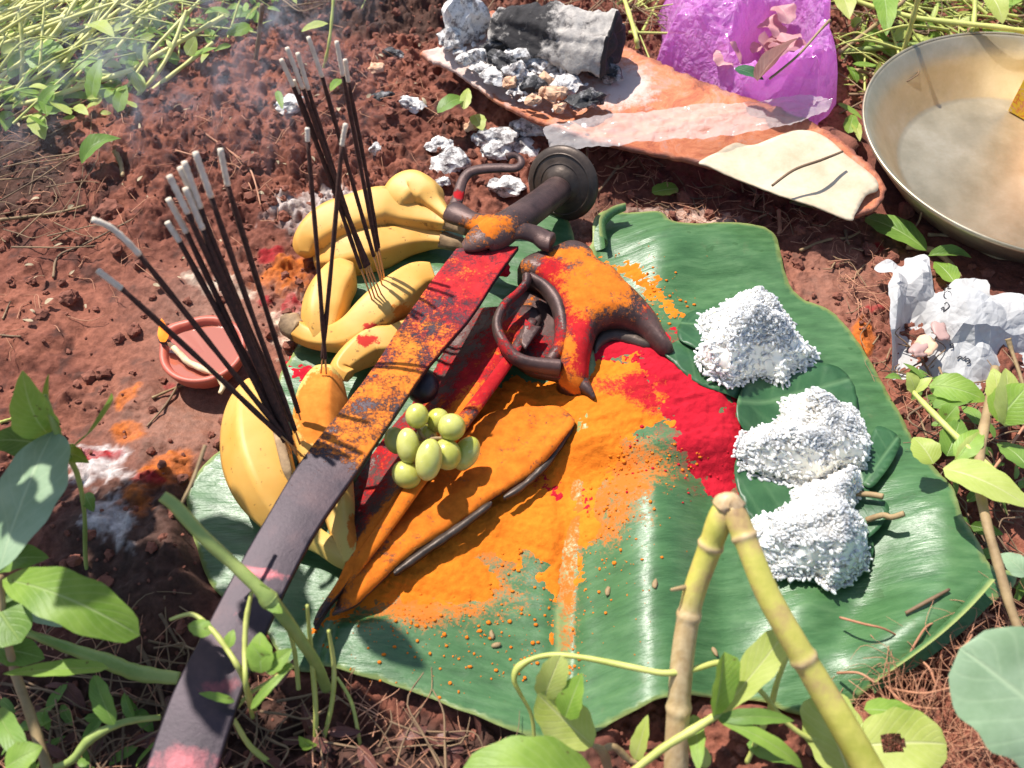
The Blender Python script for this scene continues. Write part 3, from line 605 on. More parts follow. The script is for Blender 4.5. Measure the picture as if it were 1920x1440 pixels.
idx = np.arange(len(V)) % w_; side = idx >= m; red[side] = -.6; orgv[side] = -.6
pm = np.clip(np.maximum(red, orgv)*1.5-.4, 0, 1); V[:, 2] += np.where(side, 0, .0014*pm*fbm(V[:, 0]*170, V[:, 1]*170, o=3, s=107))
mk('sword_blade', V, F, MT['blade'], sw, attrs={'red': red, 'org': orgv, 'smear': sme})
def itube(name, pts, n, seg=14, flat=1., mat=None, par=None, reds=None, orgs=None, seed=110, mod=None):
    V, F = tube([[*P(a, b, z), r] for a, b, z, r in pts], n, seg, flat, mod=mod); X, Y = pix(V[:, 0], V[:, 1], V[:, 2]); r, o = pwattr(X, Y, V[:, 0], V[:, 1], reds or [], orgs or [], seed)
    if not reds: r = r*0-1
    if not orgs: o = o*0-1
    return mk(name, V, F, mat or MT['iron_p'], par, attrs={'red': r, 'org': o})
hl = [(930,420,60,30,0,.62),(905,430,40,30,0,.7)]
itube('grip', [(1050,352,.036,.0125),(1040,360,.038,.0135),(1015,380,.047,.0135),(985,402,.055,.0140),(955,422,.060,.0145),(925,440,.060,.016),(905,452,.058,.014)], 40, 18, .85, None, sw, None, hl)
itube('cross_guard', [(842,396,.056,.0030),(846,396,.056,.0100),(858,402,.058,.0105),(885,414,.060,.0085),(915,424,.061,.011),(945,430,.062,.012),(975,432,.061,.0085),(1005,440,.058,.0085),(1024,452,.056,.0095),(1034,454,.056,.0095),(1037,455,.056,.003)], 70, 16, .7, None, sw, None, hl)
itube('langet', [(930,430,.064,.012),(905,444,.064,.013),(885,456,.062,.010),(868,464,.060,.004)], 24, 14, .5, None, sw, None, [(890,440,50,30,0,.6)])
itube('knuckle_guard', [(850,394,.056,.0062),(858,372,.058,.0052),(866,342,.060,.0048),(880,324,.062,.0048),(905,317,.063,.0048),(940,315,.064,.0045),(966,315,.065,.004),(977,307,.066,.0035),(974,296,.067,.003),(962,291,.068,.003),(950,294,.068,.0035)], 80, 12, .7, None, sw, [(861,366,14,9,0,1.3)], None)
# disc pommel
c0 = P(1052, 346, .034); c1 = P(985, 402, .055); nrm = (c1-c0)+np.array([0, 0, .012]); nrm /= np.linalg.norm(nrm)
prof = [(0, .006), (.0135, .006), (.0150, .003), (.022, .0015), (.030, -.0004), (.0330, -.0022), (.0345, -.0042), (.0335, -.0062), (.026, -.0072), (0, -.0085)]
V, F = lathe(prof, 56); V[:, 2] += .0007*(fbm(V[:, 0]*120, V[:, 1]*120, o=3)-.5); zax = np.array([0, 0, 1.]); ax = np.cross(zax, nrm); an = math.acos(nrm[2]); Mx = np.array(Matrix.Rotation(an, 3, Vector(ax)))
V = V @ Mx.T+c0; mk('pommel_disc', V, F, MT['iron'], sw)
a = np.arange(60)/60*2*math.pi
for rr in (.019, .0275):
    V, F = lathe([(rr-.0008, .0018 if rr < .02 else .0006), (rr, .0026 if rr < .02 else .0014), (rr+.0008, .0018 if rr < .02 else .0002)], 56); mk('pommel_groove_ring', V @ Mx.T+c0, F, MT['iron'], sw)
# ================================================================== BANANAS
def banana(name, pts, label, group, spread=.07, reds=None, orgs=None, seed=120, stem=None, tip=None, loc=None, n=60):
    q = [[*P(a, b, z), r] for a, b, z, r in pts]; c = np.mean([p[:3] for p in q], 0); c[2] = 0.005
    t = thing(name, c, label, 'banana', group); ph = random.uniform(0, 6)
    V, F = tube(q, n, 40, .95, mod=lambda u, a: .94*(.25+.75*(math.cos(math.pi/5)/np.cos((a+ph) % (2*math.pi/5)-math.pi/5))*1.12)+.02*np.cos(a*2+u*4)+.012*np.sin(u*19+a)); X, Y = pix(V[:, 0], V[:, 1], V[:, 2])
    r, o = pwattr(X, Y, V[:, 0], V[:, 1], reds or [], orgs or [], seed)
    if not reds: r = r*0-1
    if not orgs: o = o*0-1
    mk('peel', V, F, MT['peel'], t, attrs={'red': r, 'org': o})
    if stem:
        V, F = tube([[*P(a, b, z), r] for a, b, z, r in stem], 18, 14, mod=lambda u, a: 1+.12*np.cos(5*a)); mk('stem', V, F, MT['btip'] if stem[0][0] > 700 else MT['bstem'], t)
    if tip:
        V, F = tube([[*P(a, b, z), r] for a, b, z, r in tip], 10, 12, mod=lambda u, a: 1+.15*np.cos(4*a+u*5)); mk('blossom_end', V, F, MT['btip'], t)
    return t
m = NM('banana_peel'); bsp = m.noise(120, 5, .75); st = m.noise(28, 6, .65, dist=1.2)
base = m.ramp(m.noise(12, 4), [(.35, (.62, .30, .050)), (.65, (.70, .43, .12))]); base = m.mix(m.math('MULTIPLY', m.math('SUBTRACT', m.noise(9, 3), .56), 3, True), base, (.50, .52, .12))
base = m.mix(m.math('MULTIPLY', m.math('GREATER_THAN', bsp, .635), .75), base, (.16, .06, .02)); base = m.mix(m.math('MULTIPLY', m.math('SUBTRACT', st, .585), 6, True), base, (.34, .15, .04))
g = m.math('ADD', m.math('MULTIPLY', m.noise(330, 5, .75), .5), m.math('MULTIPLY', m.noise(75, 5, .7), .5))
mo = m.math('MULTIPLY', m.math('SUBTRACT', m.attr('org'), g), 12, True); mr = m.math('MULTIPLY', m.math('SUBTRACT', m.attr('red'), g), 14, True)
c = m.mix(mr, base, (.48, .03, .02)); c = m.mix(mo, c, m.ramp(m.noise(140), [(.3, (.50, .14, .012)), (.7, (.68, .22, .03))]))
MT['peel'] = m.out(c, m.math('ADD', .50, m.math('MULTIPLY', m.math('MAXIMUM', mo, mr), .5)), m.bump(m.math('ADD', m.noise(40, 4), m.math('MULTIPLY', mo, .8)), .3, .001), Specular_IOR_Level=.4, Subsurface_Weight=.08, Subsurface_Radius=(.003, .002, .0005), Subsurface_Scale=.5)
MT['bstem'] = simple('banana_stem', (.42, .34, .06), (.66, .50, .14), 30, .5, 150, .0006)
MT['btip'] = simple('banana_tip', (.09, .05, .025), (.45, .30, .16), 60, .8, 200, .001)
B = 'bananas laid round the incense on the leaf'
banana('banana', [(572,478,.022,.006),(580,455,.024,.017),(615,430,.026,.023),(670,410,.028,.0245),(725,395,.030,.023),(768,405,.030,.016),(810,412,.032,.0105),(840,418,.034,.0075)], 'banana farthest from the camera, lying level with its neck touching the sword guard', B, stem=[(838,417,.034,.0076),(856,424,.034,.006),(878,432,.035,.0055)], seed=121)
banana('banana', [(590,490,.012,.008),(640,480,.014,.020),(700,466,.016,.021),(760,452,.017,.015),(800,448,.018,.011),(830,450,.020,.008)], 'banana tucked below the farthest one, its brown neck next to the sword guard', B, stem=[(828,450,.020,.008),(850,456,.020,.007),(872,460,.020,.006)], seed=122)
banana('banana', [(742,408,.030,.009),(750,380,.036,.019),(775,360,.040,.0205),(803,368,.042,.016),(818,384,.042,.009),(838,404,.042,.005)], 'short stubby banana on top of the farthest banana, bent over at its neck', B, stem=[(836,402,.042,.005),(855,412,.040,.004),(880,424,.040,.0035)], seed=123)
banana('banana', [(648,500,.024,.010),(635,520,.026,.018),(618,550,.026,.0205),(608,585,.024,.0205),(605,618,.022,.016),(600,640,.020,.009)], 'upright banana below the farthest pair, behind the crossed incense sticks', B, seed=124)
banana('banana', [(812,520,.034,.014),(780,530,.034,.019),(740,560,.034,.0215),(700,595,.030,.0215),(660,625,.026,.0175),(620,634,.022,.012),(585,632,.020,.0095),(560,620,.020,.010)], 'banana with a split pale neck end at left, passing under the sword blade', B, reds=[(700,620,40,30,0,.62)], orgs=[(760,590,60,50,0,.62)],
       tip=[(562,621,.020,.0098),(548,612,.020,.0105),(538,600,.020,.008)], seed=125)
banana('banana', [(655,705,.030,.006),(640,690,.030,.009),(690,650,.026,.016),(740,640,.024,.016),(800,600,.020,.012)], 'banana hidden mostly by the sword, showing as a yellow belly above the orange tipped one', B, seed=126, reds=[(690,640,40,20,0,.6)])
banana('banana', [(615,688,.044,.004),(610,705,.044,.013),(600,750,.042,.0205),(598,800,.038,.022),(605,850,.034,.021),(618,900,.028,.017),(632,950,.024,.013),(640,990,.022,.010),(655,1030,.022,.0095),(664,1055,.022,.008)], 'orange dusted banana holding two incense sticks, running under the sword', B, orgs=[(610,740,60,60,0,1.1),(600,810,60,40,0,.6),(660,1000,14,60,0,.8)], seed=127)
banana('banana', [(482,716,.034,.006),(478,738,.034,.017),(478,790,.034,.0245),(486,855,.034,.0265),(506,915,.032,.0240),(528,960,.028,.018),(556,990,.024,.012),(600,1015,.022,.0085),(640,1040,.020,.009),(662,1052,.020,.008)], 'big pale yellow banana nearest the clay lamp with a long brown bruise', B, seed=128)
V, F = tube([[*P(a, b, z), r] for a, b, z, r in [(505,765,.0565,.0008),(517,800,.0575,.0028),(528,840,.0565,.0034),(538,880,.054,.0032),(545,905,.048,.001)]], 20, 10, .3); mk('bruise', V, F, MT['btip'], bpy.data.objects['banana.007'])
# ================================================================== GRAPES
m = NM('grape_skin'); gc = m.ramp(m.noise(45, 4), [(.35, (.40, .40, .06)), (.65, (.56, .55, .18))]); gc = m.mix(m.math('MULTIPLY', m.math('GREATER_THAN', m.noise(160, 3), .66), .35), gc, (.6, .6, .4))
MT['grape'] = m.out(gc, .28, None, Subsurface_Weight=.45, Subsurface_Radius=(.010, .010, .003), Subsurface_Scale=.6, Specular_IOR_Level=.45)
gb = thing('grape_bunch', P(805, 850, .022), 'small bunch of pale green grapes lying between the sword and the orange powder', 'grapes')
for px, py, z, rx, ry, an in [(782,780,.062,22,24,0),(822,788,.050,22,23,20),(847,801,.060,26,26,0),(742,826,.046,21,26,20),(765,836,.056,22,34,5),(804,862,.060,25,40,-8),(838,852,.048,27,30,20),(874,850,.040,24,34,-30),(762,890,.042,25,29,50),(800,820,.040,20,24,0)]:
    zc = (P(px, py, z)-CAM) @ FWD; s = zc*TH/960; V, F = ICO[4]; V = V*np.array([rx*s, ry*s, min(rx, ry)*s*1.0]); ca, sa = math.cos(R(an)), math.sin(R(an))
    V = np.stack([V[:, 0]*ca-V[:, 1]*sa, V[:, 0]*sa+V[:, 1]*ca, V[:, 2]], 1); V = V[:, :1]*RT+V[:, 1:2]*UP-V[:, 2:]*FWD+P(px, py, z); g = mk('grape', V, F, MT['grape'], gb)
for pts in ([(800,826,.050),(790,816,.053),(784,803,.055)], [(800,826,.050),(815,822,.053),(838,822,.052)], [(800,826,.050),(800,835,.056),(803,842,.058)], [(800,826,.050),(775,822,.050),(765,822,.050)], [(812,816,.048),(802,826,.050),(788,840,.048)]):
    V, F = tube([[*P(a, b, z), .0014] for a, b, z in pts], 10, 6); mk('stalk', V, F, MT['stem_b'], gb)
V, F = ICO[3]; V = V*np.array([.0125, .014, .012])*(1+.12*(fbm(V[:, 0]*2, V[:, 1]*2, V[:, 2]*2, o=3)-.5)[:, None])+P(792, 725, .036); o = mk('dark_grape', V, F, simple('dark_grape', (.010, .006, .010), (.03, .012, .02), 60, .45, 120, .0005)); tag(o, 'single black shrivelled grape in the shade right of the sword blade', 'grape')
# ================================================================== INCENSE STICKS
m = NM('incense_coat'); MT['coat'] = m.out(m.ramp(m.noise(300, 5), [(.3, (.022, .010, .008)), (.7, (.085, .032, .022))]), .9, m.bump(m.noise(600, 4), .9, .0006))
MT['ash'] = simple('incense_ash', (.56, .46, .36), (.74, .66, .54), 200, .95, 600, .0005)
MT['bamboo'] = simple('incense_stick', (.50, .20, .06), (.68, .34, .12), 80, .6)
def incense(base, bz, coat_f, ash, lab, group, rr=.00185, k=1.045, bend=None):
    b = P(*base, bz); tx, ty = ash[-1]; d = ray(tx, ty); d = d/np.linalg.norm(d); o = CAM-b; pb = o @ d; perp = math.sqrt(max(o @ o-pb*pb, 0)); Ln = perp*k; t = -pb-math.sqrt(max(Ln*Ln-perp*perp, 0)); tip = CAM+d*t
    t_ = thing('incense_stick', b, lab, 'incense stick', group); ax = tip-b
    def on(px, py):      # point of the stick's upright plane seen at that pixel
        r = ray(px, py); nrm_ = np.cross(ax, np.cross(ax, FWD)); q = ((b-CAM) @ nrm_)/(r @ nrm_); return CAM+r*q
    a0 = on(*ash[0]); apt = [on(*p) for p in ash]; apt[-1] = tip
    j = b+(a0-b)*coat_f
    mid = (j+a0)/2+np.array([random.uniform(-1, 1)*.0012, random.uniform(-1, 1)*.0012, 0])
    V, F = tube([[*(b-ax*.03), .0007], [*j, .0007]], 4, 6); mk('bamboo_core', V, F, MT['bamboo'], t_)
    V, F = tube([[*j, rr*.8], [*(j+(a0-j)*.03), rr], [*mid, rr], [*a0, rr]], 22, 8, mod=lambda u, a: 1+.14*math.sin(u*97)*math.sin(u*53+1)); mk('burnt_coating', V, F, MT['coat'], t_)
    V, F = tube([[*p, rr*1.03] for p in apt], 14, 8, mod=lambda u, a: 1+.10*math.sin(u*31)); mk('ash_tip', V, F, MT['ash'], t_)
    return t_
GA, GB = 'incense sticks in the bundle standing by the clay lamp', 'incense sticks in the bundle standing among the far bananas'
HA = [((548,838),(352,400),(317,329)),((545,825),(372,392),(337,313)),((550,828),(376,390),(345,303)),((552,842),(380,430),(347,352)),((558,820),(396,370),(366,285)),((560,775),(427,348),(413,279)),
      ((542,832),(350,436),(315,372)),((540,840),(337,453),(313,416)),((548,800),(386,420),(352,330))]
LA = ['incense stick of the near bundle with ash starting left of the tallest one','incense stick in the middle of the near bundle, ash tip second from the top','incense stick of the near bundle with the highest reaching double ash tip','incense stick of the near bundle whose ash hangs lowest in the middle','tall incense stick with a long ash tip, second from the right in the near bundle','incense stick standing apart, the right-hand one of the near bundle','incense stick of the near bundle with ash half hidden, third from the left','short incense stick of the near bundle, its ash tip just above the leaning pair','incense stick at the thick core of the near bundle']
for i, (b, a, t) in enumerate(HA): incense(b, .062, .05 if i != 5 else .02, [a, t], LA[i], GA)
incense((556,845), .060, .05, [(262,478),(235,450),(205,425),(172,411)], 'incense stick leaning left over the lamp with a long drooping bent ash', GA)
incense((562,850), .060, .14, [(228,541),(205,524),(183,507)], 'lowest incense stick of the near bundle, leaning left across the clay lamp', GA)
for dx, dy in ((10, 3), (-2, 12), (14, -8), (4, -14)): pass
HB = [((712,545),(550,162),(527,111)),((706,548),(568,166),(538,89)),((700,550),(578,168),(558,99)),((715,530),(604,144),(578,69)),((716,520),(643,142),(631,77)),((719,512),(653,154),(647,111)),((694,552),(560,176),(550,150)),
      ((603,688),(641,273),(648,232)),((611,690),(577,265),(576,240))]
LB = ['incense stick of the far bundle with its ash leftmost','incense stick of the far bundle with a long ash second from the left','incense stick of the far bundle with ash third from the left','tallest incense stick of the far bundle','incense stick of the far bundle with the long ash at right','incense stick of the far bundle with the rightmost ash tip','incense stick of the far bundle with short ash below the leftmost ones','incense stick crossing the others down to the orange dusted banana, ash at upper right','incense stick leaning left down to the orange dusted banana, short upright ash']
for i, (b, a, t) in enumerate(HB): incense(b, .054 if i < 7 else .064, .16 if i < 7 else .06, [a, t], LB[i], GB, rr=.0016)
# ================================================================== CLAY LAMP
dc = PG(396, 690); dc[2] = -.003
dl = thing('clay_lamp', dc, 'small red clay oil lamp with a lit wick on the damp soil', 'oil lamp')
MT['clay'] = simple('terracotta', (.38, .075, .045), (.50, .12, .075), 40, .5, 160, .0005)
sdir = math.atan2(.55, -.95)
def pinch(V):
    V = V.copy(); x, y = V[:, 0]-dc[0], V[:, 1]-dc[1]; a = np.arctan2(y, x); r = np.hypot(x, y); da = np.abs((a-sdir+math.pi) % (2*math.pi)-math.pi); k = np.exp(-(da/.33)**2)
    s = 1+.22*k*(V[:, 2]-dc[2])/.022; V[:, 0] = dc[0]+x*s; V[:, 1] = dc[1]+y*s; V[:, 2] -= .002*k; return V
V, F = lathe([(0,0),(.020,0),(.024,.003),(.031,.013),(.0335,.021),(.0345,.0245),(.0335,.0265),(.0300,.0262),(.0285,.0235),(.0265,.015),(.019,.006),(0,.005)], 64, dc); mk('bowl', pinch(V), F, MT['clay'], dl)
m = NM('lamp_oil'); MT['oil'] = m.out((.34, .10, .065), .06, m.bump(m.noise(40, 2), .05, .001), Coat_Weight=.6, Coat_Roughness=.03)
V, F = lathe([(0, .0205), (.0150, .0205), (.0292, .0207)], 64, dc); mk('oil', pinch(V), F, MT['oil'], dl)
wk = [(312,640,.026,.0016),(330,656,.0255,.0024),(352,678,.0225,.0026),(380,692,.0215,.0026),(405,702,.021,.0026),(418,722,.0205,.0022),(412,738,.019,.0015)]
V, F = tube([[*P(a, b, z), r] for a, b, z, r in wk], 40, 10, mod=lambda u, a: 1+.15*np.cos(3*a+u*40)); wo = mk('wick', V, F, simple('cotton_wick', (.60, .42, .22), (.76, .62, .40), 200, .6), dl)
V, F = tube([[*P(298,632,.027), .0008], [*P(304,640,.027), .0024], [*P(312,640,.026), .0026], [*P(318,646,.0255), .0022]], 12, 10); mk('burnt_wick_end', V, F, simple('burnt', (.01, .008, .008), (.05, .04, .04), 300, .8), dl)
m = NM('flame'); MT['flame'] = m.out((.9, .25, .02), .9, None, Emission_Color=(1., .30, .03), Emission_Strength=.9, Alpha=.75)
V, F = tube([[*P(305,640,.030), .0022], [*P(306,628,.034), .0042], [*P(305,612,.040), .0030], [*P(303,598,.046), .0004]], 16, 10); mk('flame', V, F, MT['flame'], dl)
# ================================================================== BETEL LEAVES UNDER THE RICE
def betel(name, px, off, lab, cat='leaf', mat=None, axis_=None, dome=.003, cup=.0, sp=.0035):
    o_ = outline(px, .02); c = o_.mean(0); ax0 = np.array([P(*axis_[0])[:2], P(*axis_[1])[:2]]); u = ax0[1]-ax0[0]; Ln = np.linalg.norm(u); u /= Ln; v = np.array([-u[1], u[0]])
    zf = lambda x, y: LZ(x, y)+off+.0022*np.abs((fbm(x*28, y*28, o=3, s=hash(lab) % 97)-.5)*2)+cup*(((x-c[0])**2+(y-c[1])**2)/.0012)
    V, F, q, d = sheet(o_, sp, zf, .0006); du = (q-ax0[0]) @ u/Ln; dv = (q-ax0[0]) @ v/(Ln*.45)
    o = mk(name, V, F, mat or MT['betel'], uv=np.stack([du, dv], 1)); return tag(o, lab, cat, 'dark green leaves tucked under the rice heaps')
betel('round_leaf', [(1240,668),(1262,652),(1290,640),(1330,650),(1380,690),(1392,745),(1345,746),(1300,728),(1265,700)], .003, 'dark green leaf poking out below left of the top rice heap', axis_=((1240,668),(1392,740)))
betel('round_leaf', [(1270,650),(1280,600),(1320,575),(1400,590),(1450,640),(1400,690),(1330,680)], .006, 'dark green leaf mostly covered by the top rice heap', axis_=((1270,640),(1440,640)))
betel('round_leaf', [(1378,782),(1390,735),(1430,700),(1480,680),(1530,668),(1580,680),(1606,712),(1612,760),(1580,800),(1480,830),(1400,812)], .007, 'broad leaf between the top and the middle rice heap', axis_=((1378,785),(1610,720)))
betel('round_leaf', [(1610,880),(1632,830),(1650,790),(1692,812),(1684,845),(1660,885),(1632,912)], .008, 'pointed leaf sticking out right of the middle rice heap', axis_=((1620,910),(1690,812)))
betel('round_leaf', [(1380,862),(1420,850),(1500,860),(1600,860),(1630,900),(1625,935),(1560,960),(1480,1000),(1435,985),(1400,940)], .006, 'leaf between the middle and the lowest rice heap', axis_=((1380,865),(1630,920)))
betel('round_leaf', [(1420,1010),(1450,1000),(1600,980),(1640,1010),(1630,1060),(1590,1092),(1530,1088),(1470,1070),(1436,1042)], .004, 'dark leaf showing under the front edge of the lowest rice heap', axis_=((1430,1040),(1630,1040)))
betel('round_leaf', [(1560,930),(1600,905),(1640,930),(1662,962),(1640,1000),(1600,1010)], .010, 'crumpled leaf with petioles right of the lowest rice heap', axis_=((1570,940),(1655,970)))
for pts, lab in (([(1600,925,.016),(1630,927,.018),(1656,931,.018)], 'upper of two short brown petioles right of the lowest rice heap'), ([(1625,975,.014),(1655,966,.018),(1672,970,.018),(1695,963,.02)], 'lower forked brown petiole right of the lowest rice heap')):
    V, F = tube([[*PL(a, b, z), .0022] for a, b, z in pts], 14, 8); tag(mk('petiole', V, F, MT['stem_b']), lab, 'leaf stalk')
# ================================================================== RICE
def grainmesh():
    V, F = tube([[-1, 0, 0, .12], [-.8, 0, 0, .28], [0, .12, .0, .36], [.8, 0, 0, .28], [1, 0, 0, .12]], 6, 6); return V, F
GV, GF = grainmesh(); GVs = [GV*np.array([1, 1, 1]), GV*np.array([.9, 1.15, 1.1])]
def rice(px, H, lab, seed):
    o_ = outline(px, .03, .002); rs = random.Random(seed); c = o_.mean(0)
    zb = lambda x, y: LZ(x, y)+.006
    def zt(x, y):
        d = np.maximum(sdf(o_, x, y), 0); dm = .030; k = np.clip(d/dm, 0, 1)**.55
        return zb(x, y)+H*k*(.45+.95*fbm(x*48, y*48, o=2, s=seed, g=.5))
    t = thing('rice_heap', [c[0], c[1], float(zb(*c))], lab, 'cooked rice', 'heaps of cooked white rice on the leaf')
    V, F, q, d = sheet(o_*.94+c*.06, .0026, lambda x, y: zt(x, y)-.0008, 0); E = bedges(F); n = len(V); W = V.copy(); W[:, 2] = zb(V[:, 0], V[:, 1])-.003
    o = mk('packed_rice', np.vstack([V, W]), F+[[e[1], e[0], e[0]+n, e[1]+n] for e in E], MT['rice'], t)
    A = Acc(); lo = o_.min(0)-.004; hi = o_.max(0)+.004; N = 0
    xs = rng.uniform(lo[0], hi[0], 9000); ys = rng.uniform(lo[1], hi[1], 9000); s = sdf(o_, xs, ys); ok = s > -.0035; xs, ys, s = xs[ok], ys[ok], s[ok]; z = zt(xs, ys)
    e = .0015; gxx = (zt(xs+e, ys)-zt(xs-e, ys))/(2*e); gyy = (zt(xs, ys+e)-zt(xs, ys-e))/(2*e); zb_ = zb(xs, ys)
    for i in range(min(len(xs), 2500)):
        nrm_ = np.array([-gxx[i], -gyy[i], 1.]); nrm_ /= np.linalg.norm(nrm_); a = rs.uniform(0, 6.28); dr = np.array([math.cos(a), math.sin(a), 0]); dr += nrm_*rs.uniform(-.25, .22); dr -= nrm_*(dr @ nrm_)*.35; dr /= np.linalg.norm(dr)
        sd_ = np.cross(nrm_, dr); sd_ /= np.linalg.norm(sd_)+1e-9; up_ = np.cross(dr, sd_); L = rs.uniform(.0024, .0042); z0 = z[i]+.0007 if s[i] > 0 else max(zb_[i]+.0008, z[i])
        if s[i] < 0 and rs.random() < .55: continue
        if s[i] > 0 and s[i] < .012: z0 = zb_[i]+(z0-zb_[i])*rs.uniform(.35, 1.)
        g = GVs[i & 1]*L; A.add(g[:, :1]*dr+g[:, 1:2]*sd_+g[:, 2:]*up_+np.array([xs[i], ys[i], z0]), GF)
    o = A.mk('rice_grains', MT['rice'], t); tag(o, kind='stuff')
rice([(1320,580),(1352,568),(1372,545),(1430,526),(1448,545),(1480,568),(1500,600),(1515,630),(1538,640),(1520,658),(1492,676),(1478,698),(1440,686),(1400,700),(1365,718),(1325,702),(1310,670),(1330,640),(1318,615)], .040, 'topmost heap of cooked white rice, tapering to a peak at its far end', 11)
rice([(1388,832),(1420,795),(1470,772),(1480,735),(1510,722),(1560,735),(1605,742),(1632,790),(1635,860),(1590,858),(1540,885),(1495,878),(1450,868),(1408,860)], .042, 'middle heap of cooked white rice, the widest, on overlapping dark leaves', 12)
rice([(1410,980),(1425,955),(1480,940),(1510,900),(1550,880),(1600,868),(1622,905),(1612,945),(1632,985),(1626,1040),(1605,1060),(1570,1084),(1530,1062),(1480,1060),(1440,1035),(1418,1010)], .044, 'lowest heap of cooked white rice beside the bent yellow stem', 13)
# ================================================================== PLATE
pz = .050
a3 = [P(1622, 235, pz), P(1920, 468, pz), P(1920, 66, pz)]
(ax_, ay_), (bx_, by_), (cx_, cy_) = [p[:2] for p in a3]; D_ = 2*(ax_*(by_-cy_)+bx_*(cy_-ay_)+cx_*(ay_-by_))
ux = ((ax_**2+ay_**2)*(by_-cy_)+(bx_**2+by_**2)*(cy_-ay_)+(cx_**2+cy_**2)*(ay_-by_))/D_; uy = ((ax_**2+ay_**2)*(cx_-bx_)+(bx_**2+by_**2)*(ax_-cx_)+(cx_**2+cy_**2)*(bx_-ax_))/D_
PR = math.hypot(ax_-ux, ay_-uy); print('plate', ux, uy, PR); PC = np.array([ux, uy, .0])
pt = thing('brass_plate', PC, 'wide shallow dull brass plate with a flared rim at the right edge', 'plate')
m = NM('worn_brass'); cx = m.n('Mapping', i_Scale=(3, 3, 3)); n1 = m.noise(14, 8, .7); n2 = m.noise(160, 4)
MT['brass'] = m.out(m.ramp(n1, [(.3, (.40, .33, .21)), (.55, (.54, .46, .32)), (.75, (.64, .57, .44))]), m.math('ADD', .34, m.math('MULTIPLY', n1, .22)), m.bump(m.math('ADD', n1, m.math('MULTIPLY', n2, .3)), .25, .001), Metallic=.85)
fl = PR*.70
V, F = lathe([(0,.004),(fl*.98,.004),(fl+.004,.0055),(PR*.85,.028),(PR*.88,.032),(PR-.004,pz-.001),(PR,pz),(PR+.0015,pz-.0008),(PR-.002,pz-.006),(PR*.87,.022),(fl+.010,.002),(fl*.95,0),(0,0)], 160, PC); mk('dish', V, F, MT['brass'], pt)
V, F = lathe([(PR-.0012, pz+.0002), (PR, pz+.0014), (PR+.0014, pz+.0006), (PR+.0012, pz-.0012), (PR-.0006, pz-.0014)], 160, PC); mk('rolled_rim', V, F, MT['brass'], pt)
# small carton standing in the plate
MT['boxy'] = simple('yellow_card', (.80, .52, .01), (.86, .62, .02), 30, .35)
m = NM('printed_card'); MT['boxp'] = m.out(m.mix(m.math('GREATER_THAN', m.noise(75, 6, .75, dist=2), .52), (.84, .58, .03), m.ramp(m.noise(40, 5), [(.4, (.74, .20, .04)), (.6, (.80, .66, .52))])), .35)
bo = thing('small_carton', P(1945, 215, .004), 'small yellow and orange printed cardboard box standing in the brass plate', 'box')
b0 = P(1889, 208, .005); ang = R(-50); ca, sa = math.cos(ang), math.sin(ang); bw, bd_, bh = .075, .05, .098
def boxm(w, d, h, o, e=0.0):
    import bmesh
    bm = bmesh.new(); bmesh.ops.create_cube(bm, size=1); bmesh.ops.scale(bm, vec=(w, d, h), verts=bm.verts); bmesh.ops.translate(bm, vec=(w/2, d/2, h/2), verts=bm.verts)
    if e: bmesh.ops.bevel(bm, geom=bm.edges[:], offset=e, segments=2, affect='EDGES')
    V = np.array([v.co[:] for v in bm.verts]); F = [[v.index for v in f.verts] for f in bm.faces]; bm.free()
    return np.stack([V[:, 0]*ca-V[:, 1]*sa, V[:, 0]*sa+V[:, 1]*ca, V[:, 2]], 1)+np.asarray(o), F
V, F = boxm(bw, bd_, bh, b0, .0008); mk('carton_body', V, F, MT['boxp'], bo, smooth=False)
V, F = boxm(bw+.001, bd_+.001, .0012, b0+np.array([-.0005, -.0005, bh]), .0004); mk('carton_lid', V, F, MT['boxy'], bo, smooth=False)
# ================================================================== BARK SLAB
bk = thing('bark_slab', P(1230, 240, .02), 'long curved slab of reddish bark holding ash and embers, tilted across the soil', 'bark')
def zbark(x, y):
    X, Y = pix(x, y, .045); v = (Y-85)-(X-785)*.335          # distance across the slab
    return .046+.00006*(X-1200)*.1-.00022*np.clip(v-30, 0, 200)*0-.010*np.exp(-((v-20)/45)**2)+.0016*(fbm(x*30, y*30, o=4, s=200)-.5)*2-.006*ss(1450, 1680, X)+.003*(fbm(x*9, y*9, o=2, s=201)-.5)
BK = [(786,84),(812,82),(850,78),(870,45),(930,20),(1010,18),(1100,45),(1180,92),(1265,135),(1360,178),(1440,200),(1540,240),(1600,282),(1640,315),(1664,350),(1655,372),(1612,388),(1540,372),(1440,336),(1340,300),(1290,290),(1200,276),(1120,262),(1050,232),(1000,214),(960,196),(900,150),(850,115),(805,98)]
m = NM('red_bark'); n1 = m.noise(30, 9, .78, dist=.8); n2 = m.noise(110, 7, .75); c = m.ramp(n1, [(.32, (.17, .045, .030)), (.44, (.44, .12, .05)), (.54, (.56, .19, .08)), (.64, (.50, .24, .18))]); c = m.mix(m.math('MULTIPLY', m.math('SUBTRACT', m.math('ADD', m.math('MULTIPLY', m.attr('ashy'), .4), .30), m.math('ADD', m.math('MULTIPLY', n1, .5), m.math('MULTIPLY', n2, .5))), 7, True), c, (.62, .46, .40)); c = m.mix(m.attr('rim'), c, (.14, .05, .045))
MT['bark'] = m.out(c, .7, m.bump(m.math('ADD', n1, m.math('MULTIPLY', m.noise(260, 6, .75), .8)), .9, .0016))
